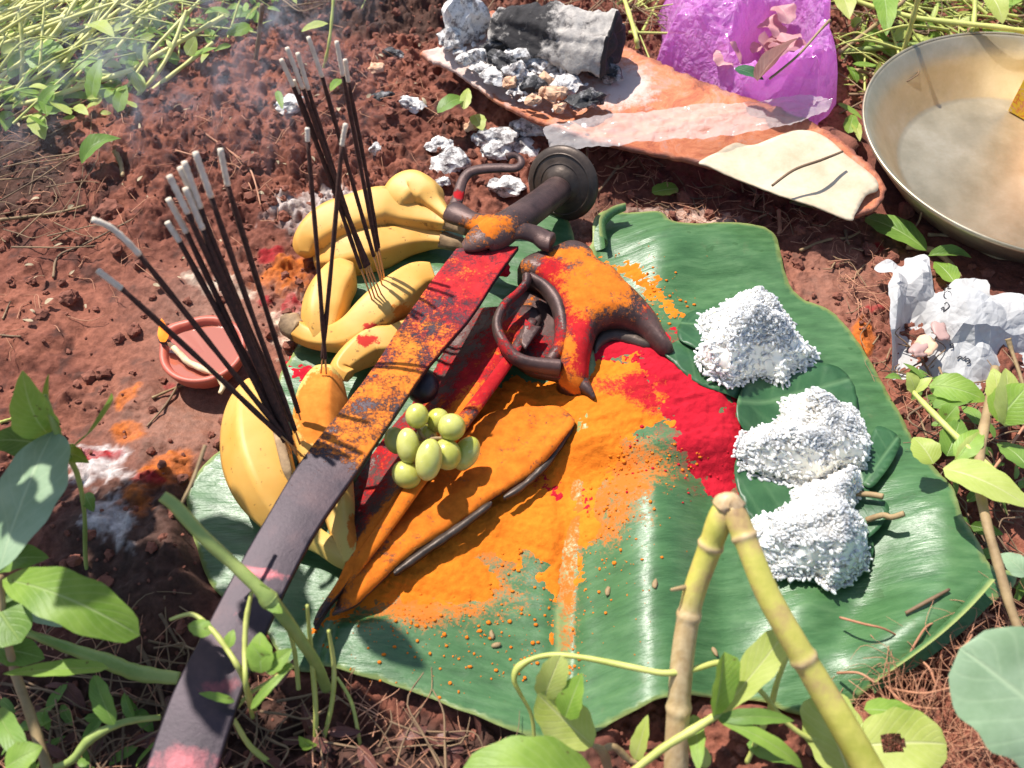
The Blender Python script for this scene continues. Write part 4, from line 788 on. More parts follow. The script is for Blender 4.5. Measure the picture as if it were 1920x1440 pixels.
o_ = outline(BK, .045, .0, smooth=False); o_ = resample(o_, .004); o_ = o_+(np.stack([fbm(o_[:, 0]*160, o_[:, 1]*160, o=4, s=71, g=.7), fbm(o_[:, 0]*160, o_[:, 1]*160, o=4, s=72, g=.7)], 1)-.5)*.0070; V, F, q, d = sheet(o_, .0028, zbark, .0036); X, Y = pix(V[:, 0], V[:, 1], V[:, 2]); n = len(V)//2
ashy = 1.1*blob(X, Y, 950, 120, 160, 90, 20)+.8*blob(X, Y, 1190, 150, 70, 50, 20)+.4*blob(X, Y, 1120, 190, 80, 40)+.8*blob(X, Y, 860, 110, 90, 30, 25); V[:n, 2] += ss(.009, .0, d[:n])*.0030*(fbm(V[:n, 0]*190, V[:n, 1]*190, o=4, s=7, g=.7)-.3)*2+.0016*(fbm(V[:n, 0]*90, V[:n, 1]*90, o=5, s=8, g=.65)-.5)*2
mk('bark_plate', V, F, MT['bark'], bk, attrs={'ashy': ashy, 'rim': ss(.0055, .001, d)*np.where(X > 930, .85, .1)*(fbm(V[:, 0]*80, V[:, 1]*80, o=3)*1.2).clip(0, 1)})
m = NM('pale_bark_skin'); n1 = m.noise(30, 8, .7); MT['pale'] = m.out(m.ramp(n1, [(.3, (.42, .32, .20)), (.55, (.54, .44, .31)), (.75, (.60, .51, .38))]), .75, m.bump(m.math('ADD', n1, m.noise(200, 4)), .4, .0008))
o_ = outline([(1312,294),(1345,272),(1380,258),(1420,262),(1500,240),(1545,250),(1590,285),(1640,320),(1652,342),(1630,352),(1612,380),(1600,393),(1540,376),(1460,350),(1390,322),(1335,302)], .052, .0006, 200); V, F, q, d = sheet(o_, .0035, lambda x, y: zbark(x, y)+.0035+.0035*blob(*pix(x, y, .05), 1320, 285, 40, 40)+.003*blob(*pix(x, y, .05), 1625, 345, 30, 30)-.003*ss(330, 390, pix(x, y, .05)[1]-.3*(pix(x, y, .05)[0]-1450)), .0014); mk('pale_outer_skin', V, F, MT['pale'], bk)
# prop stones below so the slab lies clear of the soil
for px, py, r, lab in ((1010, 185, .02, 'dark soil lump propping the near side of the bark slab below the ash'), (1560, 335, .02, 'soil lump propping the right end of the bark slab')):
    p = P(px, py, .0); V, F = rock((p[0], p[1]+.02, .018), (r*1.2, r, .018), px, 3, .4); tag(mk('earth_lump', V, F, MT['clod']), lab, 'earth lump')
# ================================================================== LOG, CHARCOAL, ASH
m = NM('charred_log'); n1 = m.noise(26, 8, .75); n2 = m.noise(110, 6, .7); mask = m.math('MULTIPLY', m.math('SUBTRACT', m.math('ADD', m.math('MULTIPLY', n1, .6), m.math('MULTIPLY', n2, .4)), m.math('SUBTRACT', .72, m.math('MULTIPLY', m.attr('ashy'), .42))), 9, True)
c = m.mix(mask, (.022, .019, .020), m.ramp(n2, [(.3, (.20, .18, .17)), (.65, (.46, .42, .38))])); MT['logm'] = m.out(c, .85, m.bump(m.math('ADD', n1, n2), .9, .0018))
lg = thing('charred_log', P(1010, 100, .045), 'thick charred log with grey ashy sides and a black sawn end on the bark', 'log')
A0, A1 = P(925, 42, .064), P(1150, 84, .076)
V, F = tube([[*A0, .010], [*(A0*.93+A1*.07), .018], [*(A0*.6+A1*.4), .024], [*(A0*.3+A1*.7), .0275], [*A1, .0285]], 90, 56, .85, mod=lambda u, a: 1+.14*np.cos(3*a+1)+.07*np.cos(5*a+u*3)+.04*np.cos(11*a+u*5)+.10*math.sin(u*9)*np.cos(2*a)); c_ = V.mean(0); nz_ = fbm(V[:, 0]*70, V[:, 1]*70, V[:, 2]*70, o=4, s=210)-.5; nz2_ = np.abs(fbm(V[:, 0]*140, V[:, 1]*140, V[:, 2]*140, o=3, s=211)-.5); V[:, 2] += nz_*.014-nz2_*.008; V[:, 1] += nz_*.010
u_ = ((V-A0) @ (A1-A0))/((A1-A0) @ (A1-A0)); ashy = .85-.50*blob(u_, (V[:, 2]-.085)*10, .30, 0, .28, .4)-.9*ss(.985, 1., u_)+.12*ss(.5, .9, u_)
mk('log_body', V, F[:-1], MT['logm'], lg, attrs={'ashy': ashy})
k = 56; R_ = V[-k:]; cc = R_.mean(0); rings = [R_*(1-f)+cc*f+(A1-A0)/np.linalg.norm(A1-A0)*(.003*math.sin(f*9))*(1) for f in (0, .12, .3, .5, .7, .85, .99)]; VV = np.concatenate(rings); FF = [[i*k+j, i*k+(j+1) % k, (i+1)*k+(j+1) % k, (i+1)*k+j] for i in range(6) for j in range(k)]; mk('sawn_end', VV, FF, MT['logm'], lg, attrs={'ashy': np.full(len(VV), .22)})
m = NM('charcoal'); n1 = m.noise(60, 8, .75); mask = m.math('MULTIPLY', m.math('SUBTRACT', n1, .50), 9, True); MT['coal'] = m.out(m.mix(mask, (.015, .014, .016), (.36, .34, .34)), .6, m.bump(n1, .9, .002))
m = NM('white_ash_lump'); n1 = m.noise(70, 8, .75); mask = m.math('MULTIPLY', m.math('SUBTRACT', n1, .41), 10, True); MT['ashl'] = m.out(m.mix(mask, (.16, .14, .14), m.ramp(m.noise(200), [(.3, (.60, .56, .52)), (.7, (.80, .78, .76))])), .9, m.bump(n1, .9, .0018))
MT['ashtan'] = simple('tan_ash', (.50, .26, .14), (.68, .46, .32), 60, .9, 200, .001)
Z_ = .049
CO = [(872,62,.026,.018,.034,'ashl','upright split charcoal stump with ashy sides at the far end of the bark'),(845,80,.014,.014,.012,'ashl','pale ash lump beside the upright charcoal stump'),(893,108,.012,.010,.008,'ashl','round cream ash lump below the charcoal stump'),
      (930,92,.020,.008,.008,'coal','flat dark charcoal flake under the log'),(940,118,.018,.010,.008,'coal','black charcoal piece in the middle of the ash pile'),(965,140,.014,.013,.010,'ashl','cream ash lump in the middle of the ash pile'),
      (985,108,.022,.014,.012,'ashl','large pale ash crust leaning on the near side of the log'),(1010,120,.016,.012,.010,'ashl','pale flaky ash crust right of the large one'),(1000,165,.015,.010,.008,'coal','grey charcoal piece in the front of the ash pile'),
      (925,148,.014,.010,.006,'ashl','white ash flake near the bark rim'),(958,160,.008,.007,.006,'ashtan','small tan nugget in the ash'),(1018,155,.009,.008,.006,'ashtan','tan pebble between two ash lumps'),(1042,182,.011,.010,.008,'ashtan','tan ember lump at the front of the pile'),(1022,176,.009,.008,.006,'ashtan','small orange tan ember left of the front one'),
      (1060,165,.016,.012,.008,'ashl','white ash lump beside the front charcoal'),(1100,190,.018,.012,.010,'coal','dark charcoal lump nearest the plastic sleeve'),(1130,138,.022,.012,.010,'coal','shiny black charcoal below the sawn log end'),(1070,130,.014,.016,.014,'ashl','ragged grey ash chunk under the sawn log end'),
      (905,130,.010,.008,.005,'ashl','small white flake by the bark rim'),(870,112,.010,.007,.005,'ashl','small ash flake nearest the pointed bark tip'),(1000,190,.008,.007,.005,'ashtan','tan crumb at the front edge of the ash'),(1050,205,.007,.006,.005,'ashtan','tan crumb at the edge of the bark')]
for i, (px, py, sx, sy, sz, mt, lab) in enumerate(CO):
    p = P(px, py, Z_); s = 1. ; V, F = rock((p[0], p[1], Z_+sz*.3), (sx*s*.85, sy*s*.85, sz*s*.9), 300+i, 3, .75, 1.5, rot=random.uniform(-.6, .6)); V += (np.stack([fbm(V[:, 0]*200, V[:, 1]*200, V[:, 2]*200, o=3, s=k_+i) for k_ in range(3)], 1)-.5)*.007
    tag(mk({'coal': 'charcoal_piece', 'ashl': 'ash_lump', 'ashtan': 'burnt_nugget'}[mt], V, F, MT[mt], smooth=False), lab, {'coal': 'charcoal', 'ashl': 'ash', 'ashtan': 'ember'}[mt], 'ash and charcoal pieces on the bark')
A = Acc()
for i in range(420):
    a, b = random.gauss(960, 62), random.gauss(140, 34)
    if sdf(BK, np.array([a]), np.array([b]))[0] < 14: continue
    r = random.uniform(.0012, .0046); p = P(a, b, Z_); V, F = rock((p[0], p[1], Z_+r*.2-.002), (r*1.2, r*.8, r*.45), i, 2, .8, 1.6); A.add(V, F)
tag(A.mk('ash_rubble', MT['ashl'], smooth=False), 'small pale rubble of ash filling the burnt end of the bark', kind='stuff')
GL = [(548,195,.017,.012,.008,'white ash flake behind the far incense bundle'),(843,303,.020,.016,.012,'big white ash lump left of the sword knuckle guard'),(822,270,.014,.008,.006,'grey white ash flake above the big lump'),(935,262,.020,.012,.010,'white ash chunk with a dark crack near the plastic sleeve'),
      (975,278,.022,.012,.010,'broken white ash chunk touching the pommel disc from behind'),(992,242,.018,.010,.009,'grey charred chunk under the bark rim'),(905,256,.010,.008,.007,'small white ash bit left of the cracked chunk'),(950,362,.018,.010,.008,'grey white ash chunk inside the loop of the sword guard'),(935,292,.018,.011,.009,'white ash lump behind the curl of the guard'),
      (770,195,.014,.010,.007,'pale ash flake at left of the bark tip'),(712,180,.014,.008,.006,'dark and white charred bit right of the far incense'),(740,100,.012,.006,.005,'bluish charred bit in the far soil'),(705,285,.006,.006,.005,'small white pebble in the soil'),(705,125,.008,.007,.006,'small tan stone by the far incense tips'),(832,330,.007,.005,.004,'tiny ash flake at the foot of the big lump'),(888,235,.010,.007,.005,'brown ash bit near the sprig')]
for i, (px, py, sx, sy, sz, lab) in enumerate(GL):
    p = PG(px, py, sz*.3); V, F = rock(p, (sx*.95, sy*.95, sz*.85), 400+i, 3, .75, 1.4, rot=random.uniform(-.5, .5)); V += (np.stack([fbm(V[:, 0]*200, V[:, 1]*200, V[:, 2]*200, o=3, s=k_+i) for k_ in range(3)], 1)-.5)*.005
    mt = 'ashtan' if 'tan' in lab or 'brown' in lab else ('coal' if 'charred bit' in lab else 'ashl'); tag(mk('ash_flake', V, F, MT[mt], smooth=False), lab, 'ash' if mt == 'ashl' else 'charred bit', 'ash flakes scattered on the soil')
MT['brownleaf'] = leafmat('brown_leaf', (.10, .035, .03), (.20, .08, .06), (.25, .12, .09), .15)
# ================================================================== PLASTIC SLEEVE, BAG, PAPER
def plastic(name, c1, tr_c, rough_, alpha, tw=.35, sc=60):
    m = NM(name); n = m.noise(sc, 5, .6, dist=1.5); c = m.ramp(n, [(.35, c1[0]), (.65, c1[1])])
    m.out(c, rough_, m.bump(m.crease(sc), .9, .0045), Specular_IOR_Level=.7, Alpha=alpha); translucent(m, tr_c, tw); return m.m
MT['bag'] = plastic('violet_film', ((.72, .25, .74), (.86, .50, .86)), (.94, .34, .88), .13, .64, .42, 70)
MT['film'] = plastic('clear_film', ((.88, .80, .78), (.92, .88, .86)), (.9, .8, .76), .10, .30, .15, 40)
def crumple(x, y, s, sc=28, k=5, wp=.8):
    v = 0
    for i in range(k): 
        a = _h(np.array(i), np.array(s), np.array(3), 9)*6.28; u = x*math.cos(a)+y*math.sin(a); q = fbm(x*sc*.35, y*sc*.35, o=2, s=s+i)
        v = v+np.abs(((u*sc*(.6+.3*i)+q*wp) % 1)-.5)*2/(1+i*.6)
    return v/2.4-.6
o_ = outline([(1022,238),(1090,226),(1180,212),(1300,200),(1420,190),(1520,182),(1556,186),(1552,208),(1530,216),(1480,235),(1400,250),(1300,262),(1180,270),(1100,278),(1040,280),(1026,262)], .055, .0008, 260); V, F, q, d = sheet(o_, .0028, lambda x, y: .0565+.007*np.maximum(crumple(x*.7, y*4, 5, 26), -.2)+.004*crumple(x, y*2, 6, 80, 4)+.006*ss(1480, 1550, pix(x, y, .05)[0])*np.abs(crumple(x, y, 8, 110, 3)), 0)
tag(mk('clear_plastic_sleeve', V, F, MT['film']), 'long clear crinkled plastic sleeve lying across the bark slab', 'plastic film')
BG = [(1232,85),(1236,55),(1250,20),(1240,-25),(1300,-70),(1420,-90),(1540,-50),(1566,0),(1566,70),(1572,110),(1586,140),(1568,165),(1552,176),(1545,192),(1500,188),(1440,192),(1392,180),(1350,160),(1300,120),(1262,95)]
o_ = outline(BG, .05, 0, smooth=False); rimc = o_.mean(0)
def zbag(x, y):
    X, Y = pix(x, y, .05); d = np.maximum(sdf(o_, x, y), 0); hol = blob(X, Y, 1448, 92, 92, 62, -35); hol = ss(.30, .75, hol)
    z = .034+.044*ss(0, .022, d)+.016*blob(X, Y, 1330, 60, 70, 70)+.014*blob(X, Y, 1545, 90, 40, 70)-.060*hol+.034*np.clip(crumple(x, y, 21, 20, 5, .35), -.6, .8)+.014*crumple(x+.3, y, 33, 50, 4, .3)+.004*crumple(x+.7, y, 39, 120, 3)+.012*(fbm(x*20, y*20, o=3, s=9)-.5)-.020*ss(.008, 0, d)
    return z
V, F, q, d = sheet(o_, .0056, zbag, 0, jit=.85); bgt = thing('violet_plastic_bag', [rimc[0], rimc[1], .01], 'crumpled bright violet plastic bag with pale petals inside, behind the bark slab', 'plastic bag'); mk('bag_film', V, F, MT['bag'], bgt, smooth=False)
E = bedges(F); ring = V[[e[0] for e in E]]; n = len(V); bi = {e[0]: i for i, e in enumerate(E)}; W = V.copy(); W[:, 2] = np.maximum(.0, W[:, 2]-.05); W[:, :2] = rimc+(W[:, :2]-rimc)*.9
mk('bag_side', np.vstack([V, W]), [[e[1], e[0], e[0]+n, e[1]+n] for e in E], MT['bag'], bgt, smooth=False)
MT['petal'] = simple('pale_petal', (.58, .28, .28), (.68, .44, .40), 60, .6)
def leaf3(name, b, t, wd, arch=.12, roll=0., fold=.15, mat='lf_fresh', par=None, n=16, m=8, wav=.06, sh=(.55, .85), hole=None, seedv=None, twist=0.):
    b = np.asarray(b, float); t = np.asarray(t, float); d = t-b; L = np.linalg.norm(d); d /= L; up = np.array([0, 0, 1.])
    if abs(d @ up) > .9: up = -FWD
    s = np.cross(d, up); s /= np.linalg.norm(s); nn_ = np.cross(s, d); sv = seedv if seedv is not None else random.random()*50
    V = []; U = []; wmax = (sh[0]/(sh[0]+sh[1]))**sh[0]*(sh[1]/(sh[0]+sh[1]))**sh[1]
    for i in range(n+1):
        u = i/n; wv = wd/2*(max(u, 0)**sh[0]*max(1-u, 0)**sh[1])/wmax; ra = R(roll+twist*u); s2 = s*math.cos(ra)+nn_*math.sin(ra); n2_ = np.cross(s2, d)
        for k in range(-m//2, m//2+1):
            v = k/(m/2); e = 1+.05*math.sin(u*23+sv+v*3); V.append(b+d*L*u+nn_*arch*L*4*u*(1-u)*.5+s2*v*wv*e+n2_*(fold*abs(v)*wv+wav*wv*math.sin(u*9+v*2.5+sv)*abs(v))); U.append((u, v))
    w_ = m+1 if m % 2 == 0 else m; F = [[i*w_+k, i*w_+k+1, (i+1)*w_+k+1, (i+1)*w_+k] for i in range(n) for k in range(w_-1)]
    if hole:
        U_ = np.array(U); F = [f for f in F if not any(((U_[f].mean(0)[0]-hu)/ru)**2+((U_[f].mean(0)[1]-hv)/rv)**2 < 1 for hu, hv, ru, rv in hole)]
    if name is None: return np.array(V), F, np.array(U)
    return mk(name, V, F, MT[mat], par, uv=U)
MT['petal'] = leafmat('pink_petal', (.52, .24, .26), (.68, .42, .40), (.6, .4, .36), .35)
for i, (px, py, r, an) in enumerate([(1410,100,44,20),(1440,118,40,80),(1470,70,36,140),(1440,90,46,-30),(1465,100,34,60),(1425,128,36,0),(1480,45,32,110),(1390,120,34,160)]):
    b_ = P(px, py, .040+.003*i); s_ = r*.00052; tag(leaf3('petal', b_, b_+np.array([math.cos(R(an)), math.sin(R(an)), .15])*s_*1.6, s_*1.5, .25, random.uniform(-40, 40), .2, 'petal', sh=(.4, .3), wav=.25), ['pale pink petal at the left of the heap in the bag','pale petal at the front of the heap in the bag','pink petal near the twig in the bag','pale petal at the middle of the heap in the bag','small petal right of the middle in the bag','petal touching the green leaf in the bag','far petal high in the bag','petal nearest the bag fold'][i], 'petal', 'petals in the violet bag')
tag(leaf3('dry_leaf', P(1420,152,.085), P(1500,70,.10), .030, .2, 40, .3, 'brownleaf'), 'brown folded dry leaf lying in the violet bag', 'leaf')
V, F = tube([[*P(1443,148,.088), .0012], [*P(1495,105,.098), .0013], [*P(1535,60,.108), .0013], [*P(1556,38,.112), .0018]], 20, 6); tag(mk('thin_twig', V, F, MT['stem_b']), 'thin dark red twig sticking up out of the violet bag', 'twig')
tag(leaf3('green_leaf', P(1378,128,.080), P(1432,150,.078), .016, .1, 0, .2, 'betel'), 'small grey green leaf at the near lip of the violet bag', 'leaf')
# paper
PP = [(1650,478),(1668,474),(1700,484),(1706,470),(1742,470),(1750,500),(1762,530),(1778,522),(1800,512),(1850,510),(1862,522),(1862,545),(1892,548),(1930,562),(1965,610),(1950,670),(1900,690),(1850,702),(1810,712),(1770,704),(1720,688),(1698,682),(1680,640),(1668,600),(1664,540),(1672,515)]
o_ = outline(PP, .03, .0008, 300)
m = NM('crumpled_paper'); n1 = m.noise(30, 6); MT['paper'] = m.out(m.ramp(n1, [(.3, (.42, .41, .40)), (.7, (.60, .60, .60))]), .85, m.bump(m.crease(45), .6, .004), Specular_IOR_Level=.2); translucent(m, (.75, .75, .75), .18)
def zpap(x, y):
    X, Y = pix(x, y, .03); d = np.maximum(sdf(o_, x, y), 0)
    z = .012+.018*blob(X, Y, 1830, 590, 90, 50)+.030*blob(X, Y, 1675, 580, 22, 90)+.022*blob(X, Y, 1730, 510, 28, 40)-.045*blob(X, Y, 1728, 615, 34, 55)+.022*crumple(x, y, 71, 18, 4, .4)+.008*crumple(x+1, y, 77, 45, 4, .3)-.018*ss(640, 710, Y)
    z = z+.012*np.where(Y > 625+.0*(X-1790), 0, 1)*ss(1780, 1800, X)
    return np.maximum(z, .0)+.004
V, F, q, d = sheet(o_, .0062, zpap, 0, jit=.85); pw = thing('crumpled_newspaper', [*o_.mean(0), .002], 'crumpled sheet of white printed paper on the soil below the brass plate', 'paper'); mk('paper_sheet', V, F, MT['paper'], pw, smooth=False)
MT['ink'] = simple('ink', (.015, .015, .02), (.03, .03, .04), 50, .7)
def pz_(px, py):
    z = .03
    for _ in range(8): p = P(px, py, z); z = z*.5+.5*float(zpap(p[0], p[1]))
    return P(px, py, z+.0012)
for st_ in ([(1764,560),(1768,556),(1776,560),(1781,572),(1774,581),(1765,575),(1770,565),(1781,563),(1784,555)], [(1765,579),(1775,583),(1782,576)], [(1764,592),(1769,588),(1767,578+0)], [(1770,583),(1779,588),(1780,576)], [(1768,545),(1774,541),(1782,548)], [(1777,540),(1782,536)]): pass
STR = [[(1772,548),(1770,556),(1777,561),(1784,557),(1783,549),(1777,546),(1771,549),(1772,540)], [(1776,540),(1783,541)], [(1764,579),(1770,576),(1769,583),(1775,580),(1780,574),(1776,567),(1770,570)], [(1775,534),(1779,536)],
       [(1700,655),(1704,650),(1706,657),(1701,659),(1698,657)], [(1795,672),(1800,668),(1806,672),(1811,668)], [(1809,675),(1815,672),(1819,678),(1813,682)], [(1781,647),(1786,644),(1787,651),(1782,651)]]
for s_ in STR:
    pts = [[*pz_(a, b), .0006] for a, b in s_]; V, F = tube(pts, 26, 5, .5); mk('ink_mark', V, F, MT['ink'], pw)
for i, (px, py, r) in enumerate([(1738,648,22),(1762,620,18),(1725,655,18)]):
    p = P(px, py, .026); s = r*.00045; V, F = rock(p, (s*1.1, s*.8, s*.3), 520+i, 3, .9, 1.3); tag(mk('scrap', V, F, MT['petal'] if i else simple('peach_scrap', (.66, .38, .22), (.76, .50, .34), 60, .7)), ['peach coloured scrap in the hollow of the paper', 'pinkish scrap above the peach one in the paper', 'pale scrap at the left inside the paper'][i], 'scrap')
# ================================================================== PLANTS
MT['lf_mid'] = leafmat('mid_green_leaf', (.10, .20, .03), (.20, .34, .06), (.32, .44, .14), .35, spots=.2)  # leaf tone a step darker than the fresh green
def stem(par, pts, mat, name='stem', n=None, seg=8, grd=False, kn=.08):
    q = [[*(P(a, b, z)), r] for a, b, z, r in pts]; V, F = tube(q, n or len(pts)*8, seg, mod=lambda u, a: 1+kn*math.sin(u*40+1)*math.sin(u*17)); return mk(name, V, F, MT[mat], par)
def L(par, b, t, wpx, mat='lf_fresh', **k):
    B_ = P(*b); T_ = P(*t); zc = ((B_+T_)/2-CAM) @ FWD; return leaf3('leaf', B_, T_, wpx*zc*TH/960, mat=mat, par=par, **k)
# left weed
p1 = thing('leafy_weed', P(110, 1000, 0), 'leafy green weed at the left edge with one big pale leaf', 'plant')
stem(p1, [(165,1090,0,.0014),(160,1040,.03,.0015),(158,960,.07,.0015),(145,890,.10,.0017),(120,840,.13,.002),(100,790,.155,.0022),(85,740,.17,.0012)], 'stem_g')
L(p1, (92,815,.135), (42,694,.19), 78, arch=.2, roll=-25, fold=.5)
L(p1, (100,800,.14), (92,700,.18), 42, arch=.1, roll=50, fold=.4)
L(p1, (132,840,.12), (209,737,.17), 62, 'lf_mid', arch=-.15, roll=30, fold=.1)
L(p1, (88,836,.12), (-22,828,.13), 62, 'lf_mid', arch=.25, roll=20)
L(p1, (118,850,.11), (168,868,.12), 34, arch=.3, roll=-20)
L(p1, (60,850,.13), (104,880,.12), 36, arch=.3, roll=10)
L(p1, (-2,1070,.135), (100,808,.145), 150, 'lf_pale', arch=.1, roll=14, fold=-.10, sh=(.75, .55), n=22)
L(p1, (160,925,.075), (176,960,.075), 26, 'lf_mid', arch=.2)
p2 = thing('leafy_weed', P(20, 1200, 0), 'low weed in the lower left corner with one arching bright green leaf', 'plant')
L(p2, (4,1088,.12), (262,1192,.11), 96, arch=.42, roll=-8, fold=.10, sh=(.7, .5), n=22)
L(p2, (-10,1060,.11), (92,1046,.11), 66, 'lf_mid', arch=.3, roll=10)
L(p2, (-30,1100,.10), (40,1205,.10), 110, 'lf_mid', arch=.1, sh=(.5, .5))
L(p2, (30,1110,.06), (116,1176,.05), 66, 'lf_pale', arch=.1, roll=30)
L(p2, (-10,1215,.07), (84,1235,.06), 60, 'lf_mid', arch=.2)
L(p2, (204,1252,.07), (4,1264,.08), 38, arch=.1, roll=-20)
L(p2, (214,1360,.05), (176,1266,.06), 46, 'lf_mid', arch=.2, roll=25, sh=(.6, .6))
L(p2, (-6,1330,.06), (72,1450,.07), 44, 'lf_mid', arch=.25)
L(p2, (10,1440,.08), (80,1400,.08), 60, arch=.15)
stem(p2, [(0,1080,.12,.002),(10,1180,.09,.002),(30,1265,.06,.0028),(60,1350,.05,.0030),(95,1460,.04,.0032)], 'stem_b')
stem(p2, [(100,1440,.02,.0022),(135,1425,.03,.0024),(170,1385,.035,.003),(230,1355,.04,.0022),(300,1345,.03,.0018)], 'stem_g')
p3 = thing('woody_stalk', P(180, 1230, .0), 'thick green brown stalk lying over the dark soil toward the sword', 'stalk')
stem(p3, [(40,1182,.055,.0022),(120,1212,.05,.0034),(200,1240,.045,.0048),(260,1262,.040,.0050),(336,1272,.035,.0042)], 'stem_g', seg=12)
p4 = thing('cut_stem', P(600, 1290, 0), 'straight green stem with a swollen joint leaning over the sword blade', 'stem')
stem(p4, [(304,930,.155,.0032),(330,950,.150,.0040),(380,1005,.140,.0038),(440,1060,.125,.0038),(490,1108,.115,.0042),(505,1125,.11,.0058),(520,1140,.105,.0042),(560,1195,.08,.0036),(590,1240,.055,.0036),(612,1290,.02,.0036)], 'stem_g', n=90, seg=12, kn=.05)
stem(p4, [(340,945,.14,.0009),(362,900,.145,.0012),(385,835,.15,.0013)], 'stem_b')
L(p4, (505,1128,.11), (488,1095,.12), 24); L(p4, (500,1130,.11), (530,1150,.11), 22)
p5 = thing('bare_shoots', P(560, 1400, 0), 'cluster of thin yellow green upright shoots with small leaves beside the sword', 'plant')
for pts in ([(474,1345,.02,.0014),(462,1290,.088,.0015),(459,1220,.095,.0016),(462,1160,.102,.0016),(472,1110,.11,.0012)], [(590,1410,.0,.0014),(592,1330,.03,.0017),(584,1230,.06,.0016),(576,1135,.10,.0010)], [(602,1405,.0,.0014),(622,1320,.03,.0016),(626,1250,.05,.0015),(616,1182,.075,.0010)],
            [(560,1292,.02,.0015),(552,1220,.045,.0015),(540,1180,.06,.001)], [(676,1400,.0,.0012),(660,1320,.02,.0012),(632,1270,.03,.001)], [(520,1440,.01,.0016),(470,1400,.03,.0018),(436,1345,.05,.0014),(430,1340,.05,.001)], [(430,1345,.05,.0012),(470,1300,.05,.0013),(550,1250,.06,.001)],
            [(478,1330,.03,.0015),(452,1262,.09,.0016),(424,1215,.098,.0016),(395,1178,.10,.0016),(360,1152,.10,.0013),(318,1162,.10,.0009)]): stem(p5, pts, 'stem_y', name='shoot')
for b, t, w_, r in [((490,1262,.09),(488,1185,.10),56,10),((500,1262,.09),(548,1216,.095),34,-10),((505,1255,.09),(470,1205,.10),40,30),((428,1215,.098),(438,1180,.10),22,0),((520,1262,.088),(550,1245,.09),20,0),((398,1186,.10),(352,1172,.10),34,0),((470,1330,.085),(545,1252,.09),18,0),((440,1316,.082),(372,1300,.085),16,20),((590,1400,.01),(560,1380,.03),26,0),((430,1340,.05),(345,1290,.05),20,10)]: L(p5, b, t, w_, roll=r, arch=.2)
p6 = thing('leafy_weed', P(1080, 1430, 0), 'bright yellow green weed at the bottom centre with a curled leaf before the leaf rib', 'plant')
L(p6, (1120,1470,.08), (868,1440,.10), 120, arch=.35, roll=-4, fold=.15, sh=(.6, .6), n=20)
L(p6, (1112,1398,.05), (1008,1300,.075), 92, 'lf_yel', arch=-.1, roll=10, fold=.3, sh=(.6, .45))
L(p6, (1020,1310,.07), (1052,1228,.09), 56, 'lf_yel', arch=.2, roll=-20, fold=.2, sh=(.4, .4)); L(p6, (1060,1345,.065), (1092,1262,.085), 58, arch=.2, roll=20, fold=.3)
stem(p6, [(1112,1398,.05,.0014),(1130,1410,.04,.003),(1140,1440,.02,.003),(1150,1480,.0,.003)], 'stem_b')
stem(p6, [(1125,1410,.04,.002),(1150,1400,.04,.0022),(1180,1425,.03,.002),(1200,1430,.03,.001)], 'stem_b')
L(p6, (1190,1425,.03), (1215,1340,.05), 36, 'lf_yel', roll=30, arch=.2)
p7 = thing('trailing_vine', P(992, 1388, .01), 'thin yellow vine tendril looping over the lower banana leaf to the right', 'vine')
stem(p7, [(1002,1385,.02,.0011),(996,1340,.035,.0012),(975,1300,.05,.0013),(964,1275,.058,.0016),(972,1252,.062,.0024),(1000,1235,.066,.0018),(1040,1228,.07,.0018),(1100,1234,.075,.0018),(1180,1250,.08,.0019),(1245,1262,.082,.0019),(1300,1255,.082,.0019),(1345,1243,.08,.0019),(1380,1252,.08,.0018),(1430,1300,.075,.0016),(1475,1355,.06,.0016),(1530,1388,.05,.0016),(1600,1385,.04,.0016)], 'stem_y', n=110)
# bent yellow cane
p8 = thing('bent_cane', P(1275, 1520, 0), 'thick yellow jointed cane snapped at the top into an upside-down V', 'plant stem')
m = NM('cane'); n1 = m.noise(16, 6, .65); cmap = m.n('Mapping', i_Scale=(1, 1, .12)); m.l(m.tc.outputs['Object'], cmap.inputs[0]); n2 = m.noise(220, 4, .6, cmap.outputs[0])
c = m.ramp(n1, [(.34, (.36, .36, .05)), (.48, (.52, .47, .10)), (.58, (.44, .30, .12)), (.68, (.22, .12, .07))]); c = m.mix(m.math('MULTIPLY', m.attr('tan'), .85), c, m.ramp(n2, [(.3, (.40, .25, .13)), (.7, (.62, .46, .28))])); MT['cane'] = m.out(c, .5, m.bump(m.math('ADD', n2, n1), .4, .0008))
def cane(pts, nodes, n, tanf):
    q = np.array([[*P(a, b, z), r] for a, b, z, r in pts]); V, F = tube(q, n, 18, mod=lambda u, a: (1+.14*sum(math.exp(-((u-k_)/.010)**2) for k_ in nodes)-.03*sum(math.exp(-((u-k_-.03)/.02)**2) for k_ in nodes))*(1+.025*np.cos(a*5+u*3)+.02*np.cos(a*9)))
    us = np.repeat(np.arange(n)/(n-1), 18); mk('cane', V, F, MT['cane'], p8, attrs={'tan': np.clip(tanf(us)+sum(np.exp(-((us-k_)/.012)**2) for k_ in nodes), 0, 1)})
cane([(1268,1540,.0,.0074),(1268,1440,.03,.0072),(1272,1340,.058,.0068),(1282,1220,.088,.0066),(1300,1120,.112,.0064),(1327,1040,.132,.0066),(1350,975,.150,.0070),(1362,945,.156,.0058)], [.30, .52, .75], 150, lambda u: ss(.62, .5, u))
cane([(1362,942,.158,.0045),(1378,965,.156,.0066),(1405,1030,.148,.0066),(1440,1115,.136,.0068),(1490,1205,.122,.0070),(1540,1290,.106,.0074),(1590,1375,.092,.0080),(1660,1500,.07,.0084)], [.24, .62], 150, lambda u: ss(.06, .0, u)*.9)
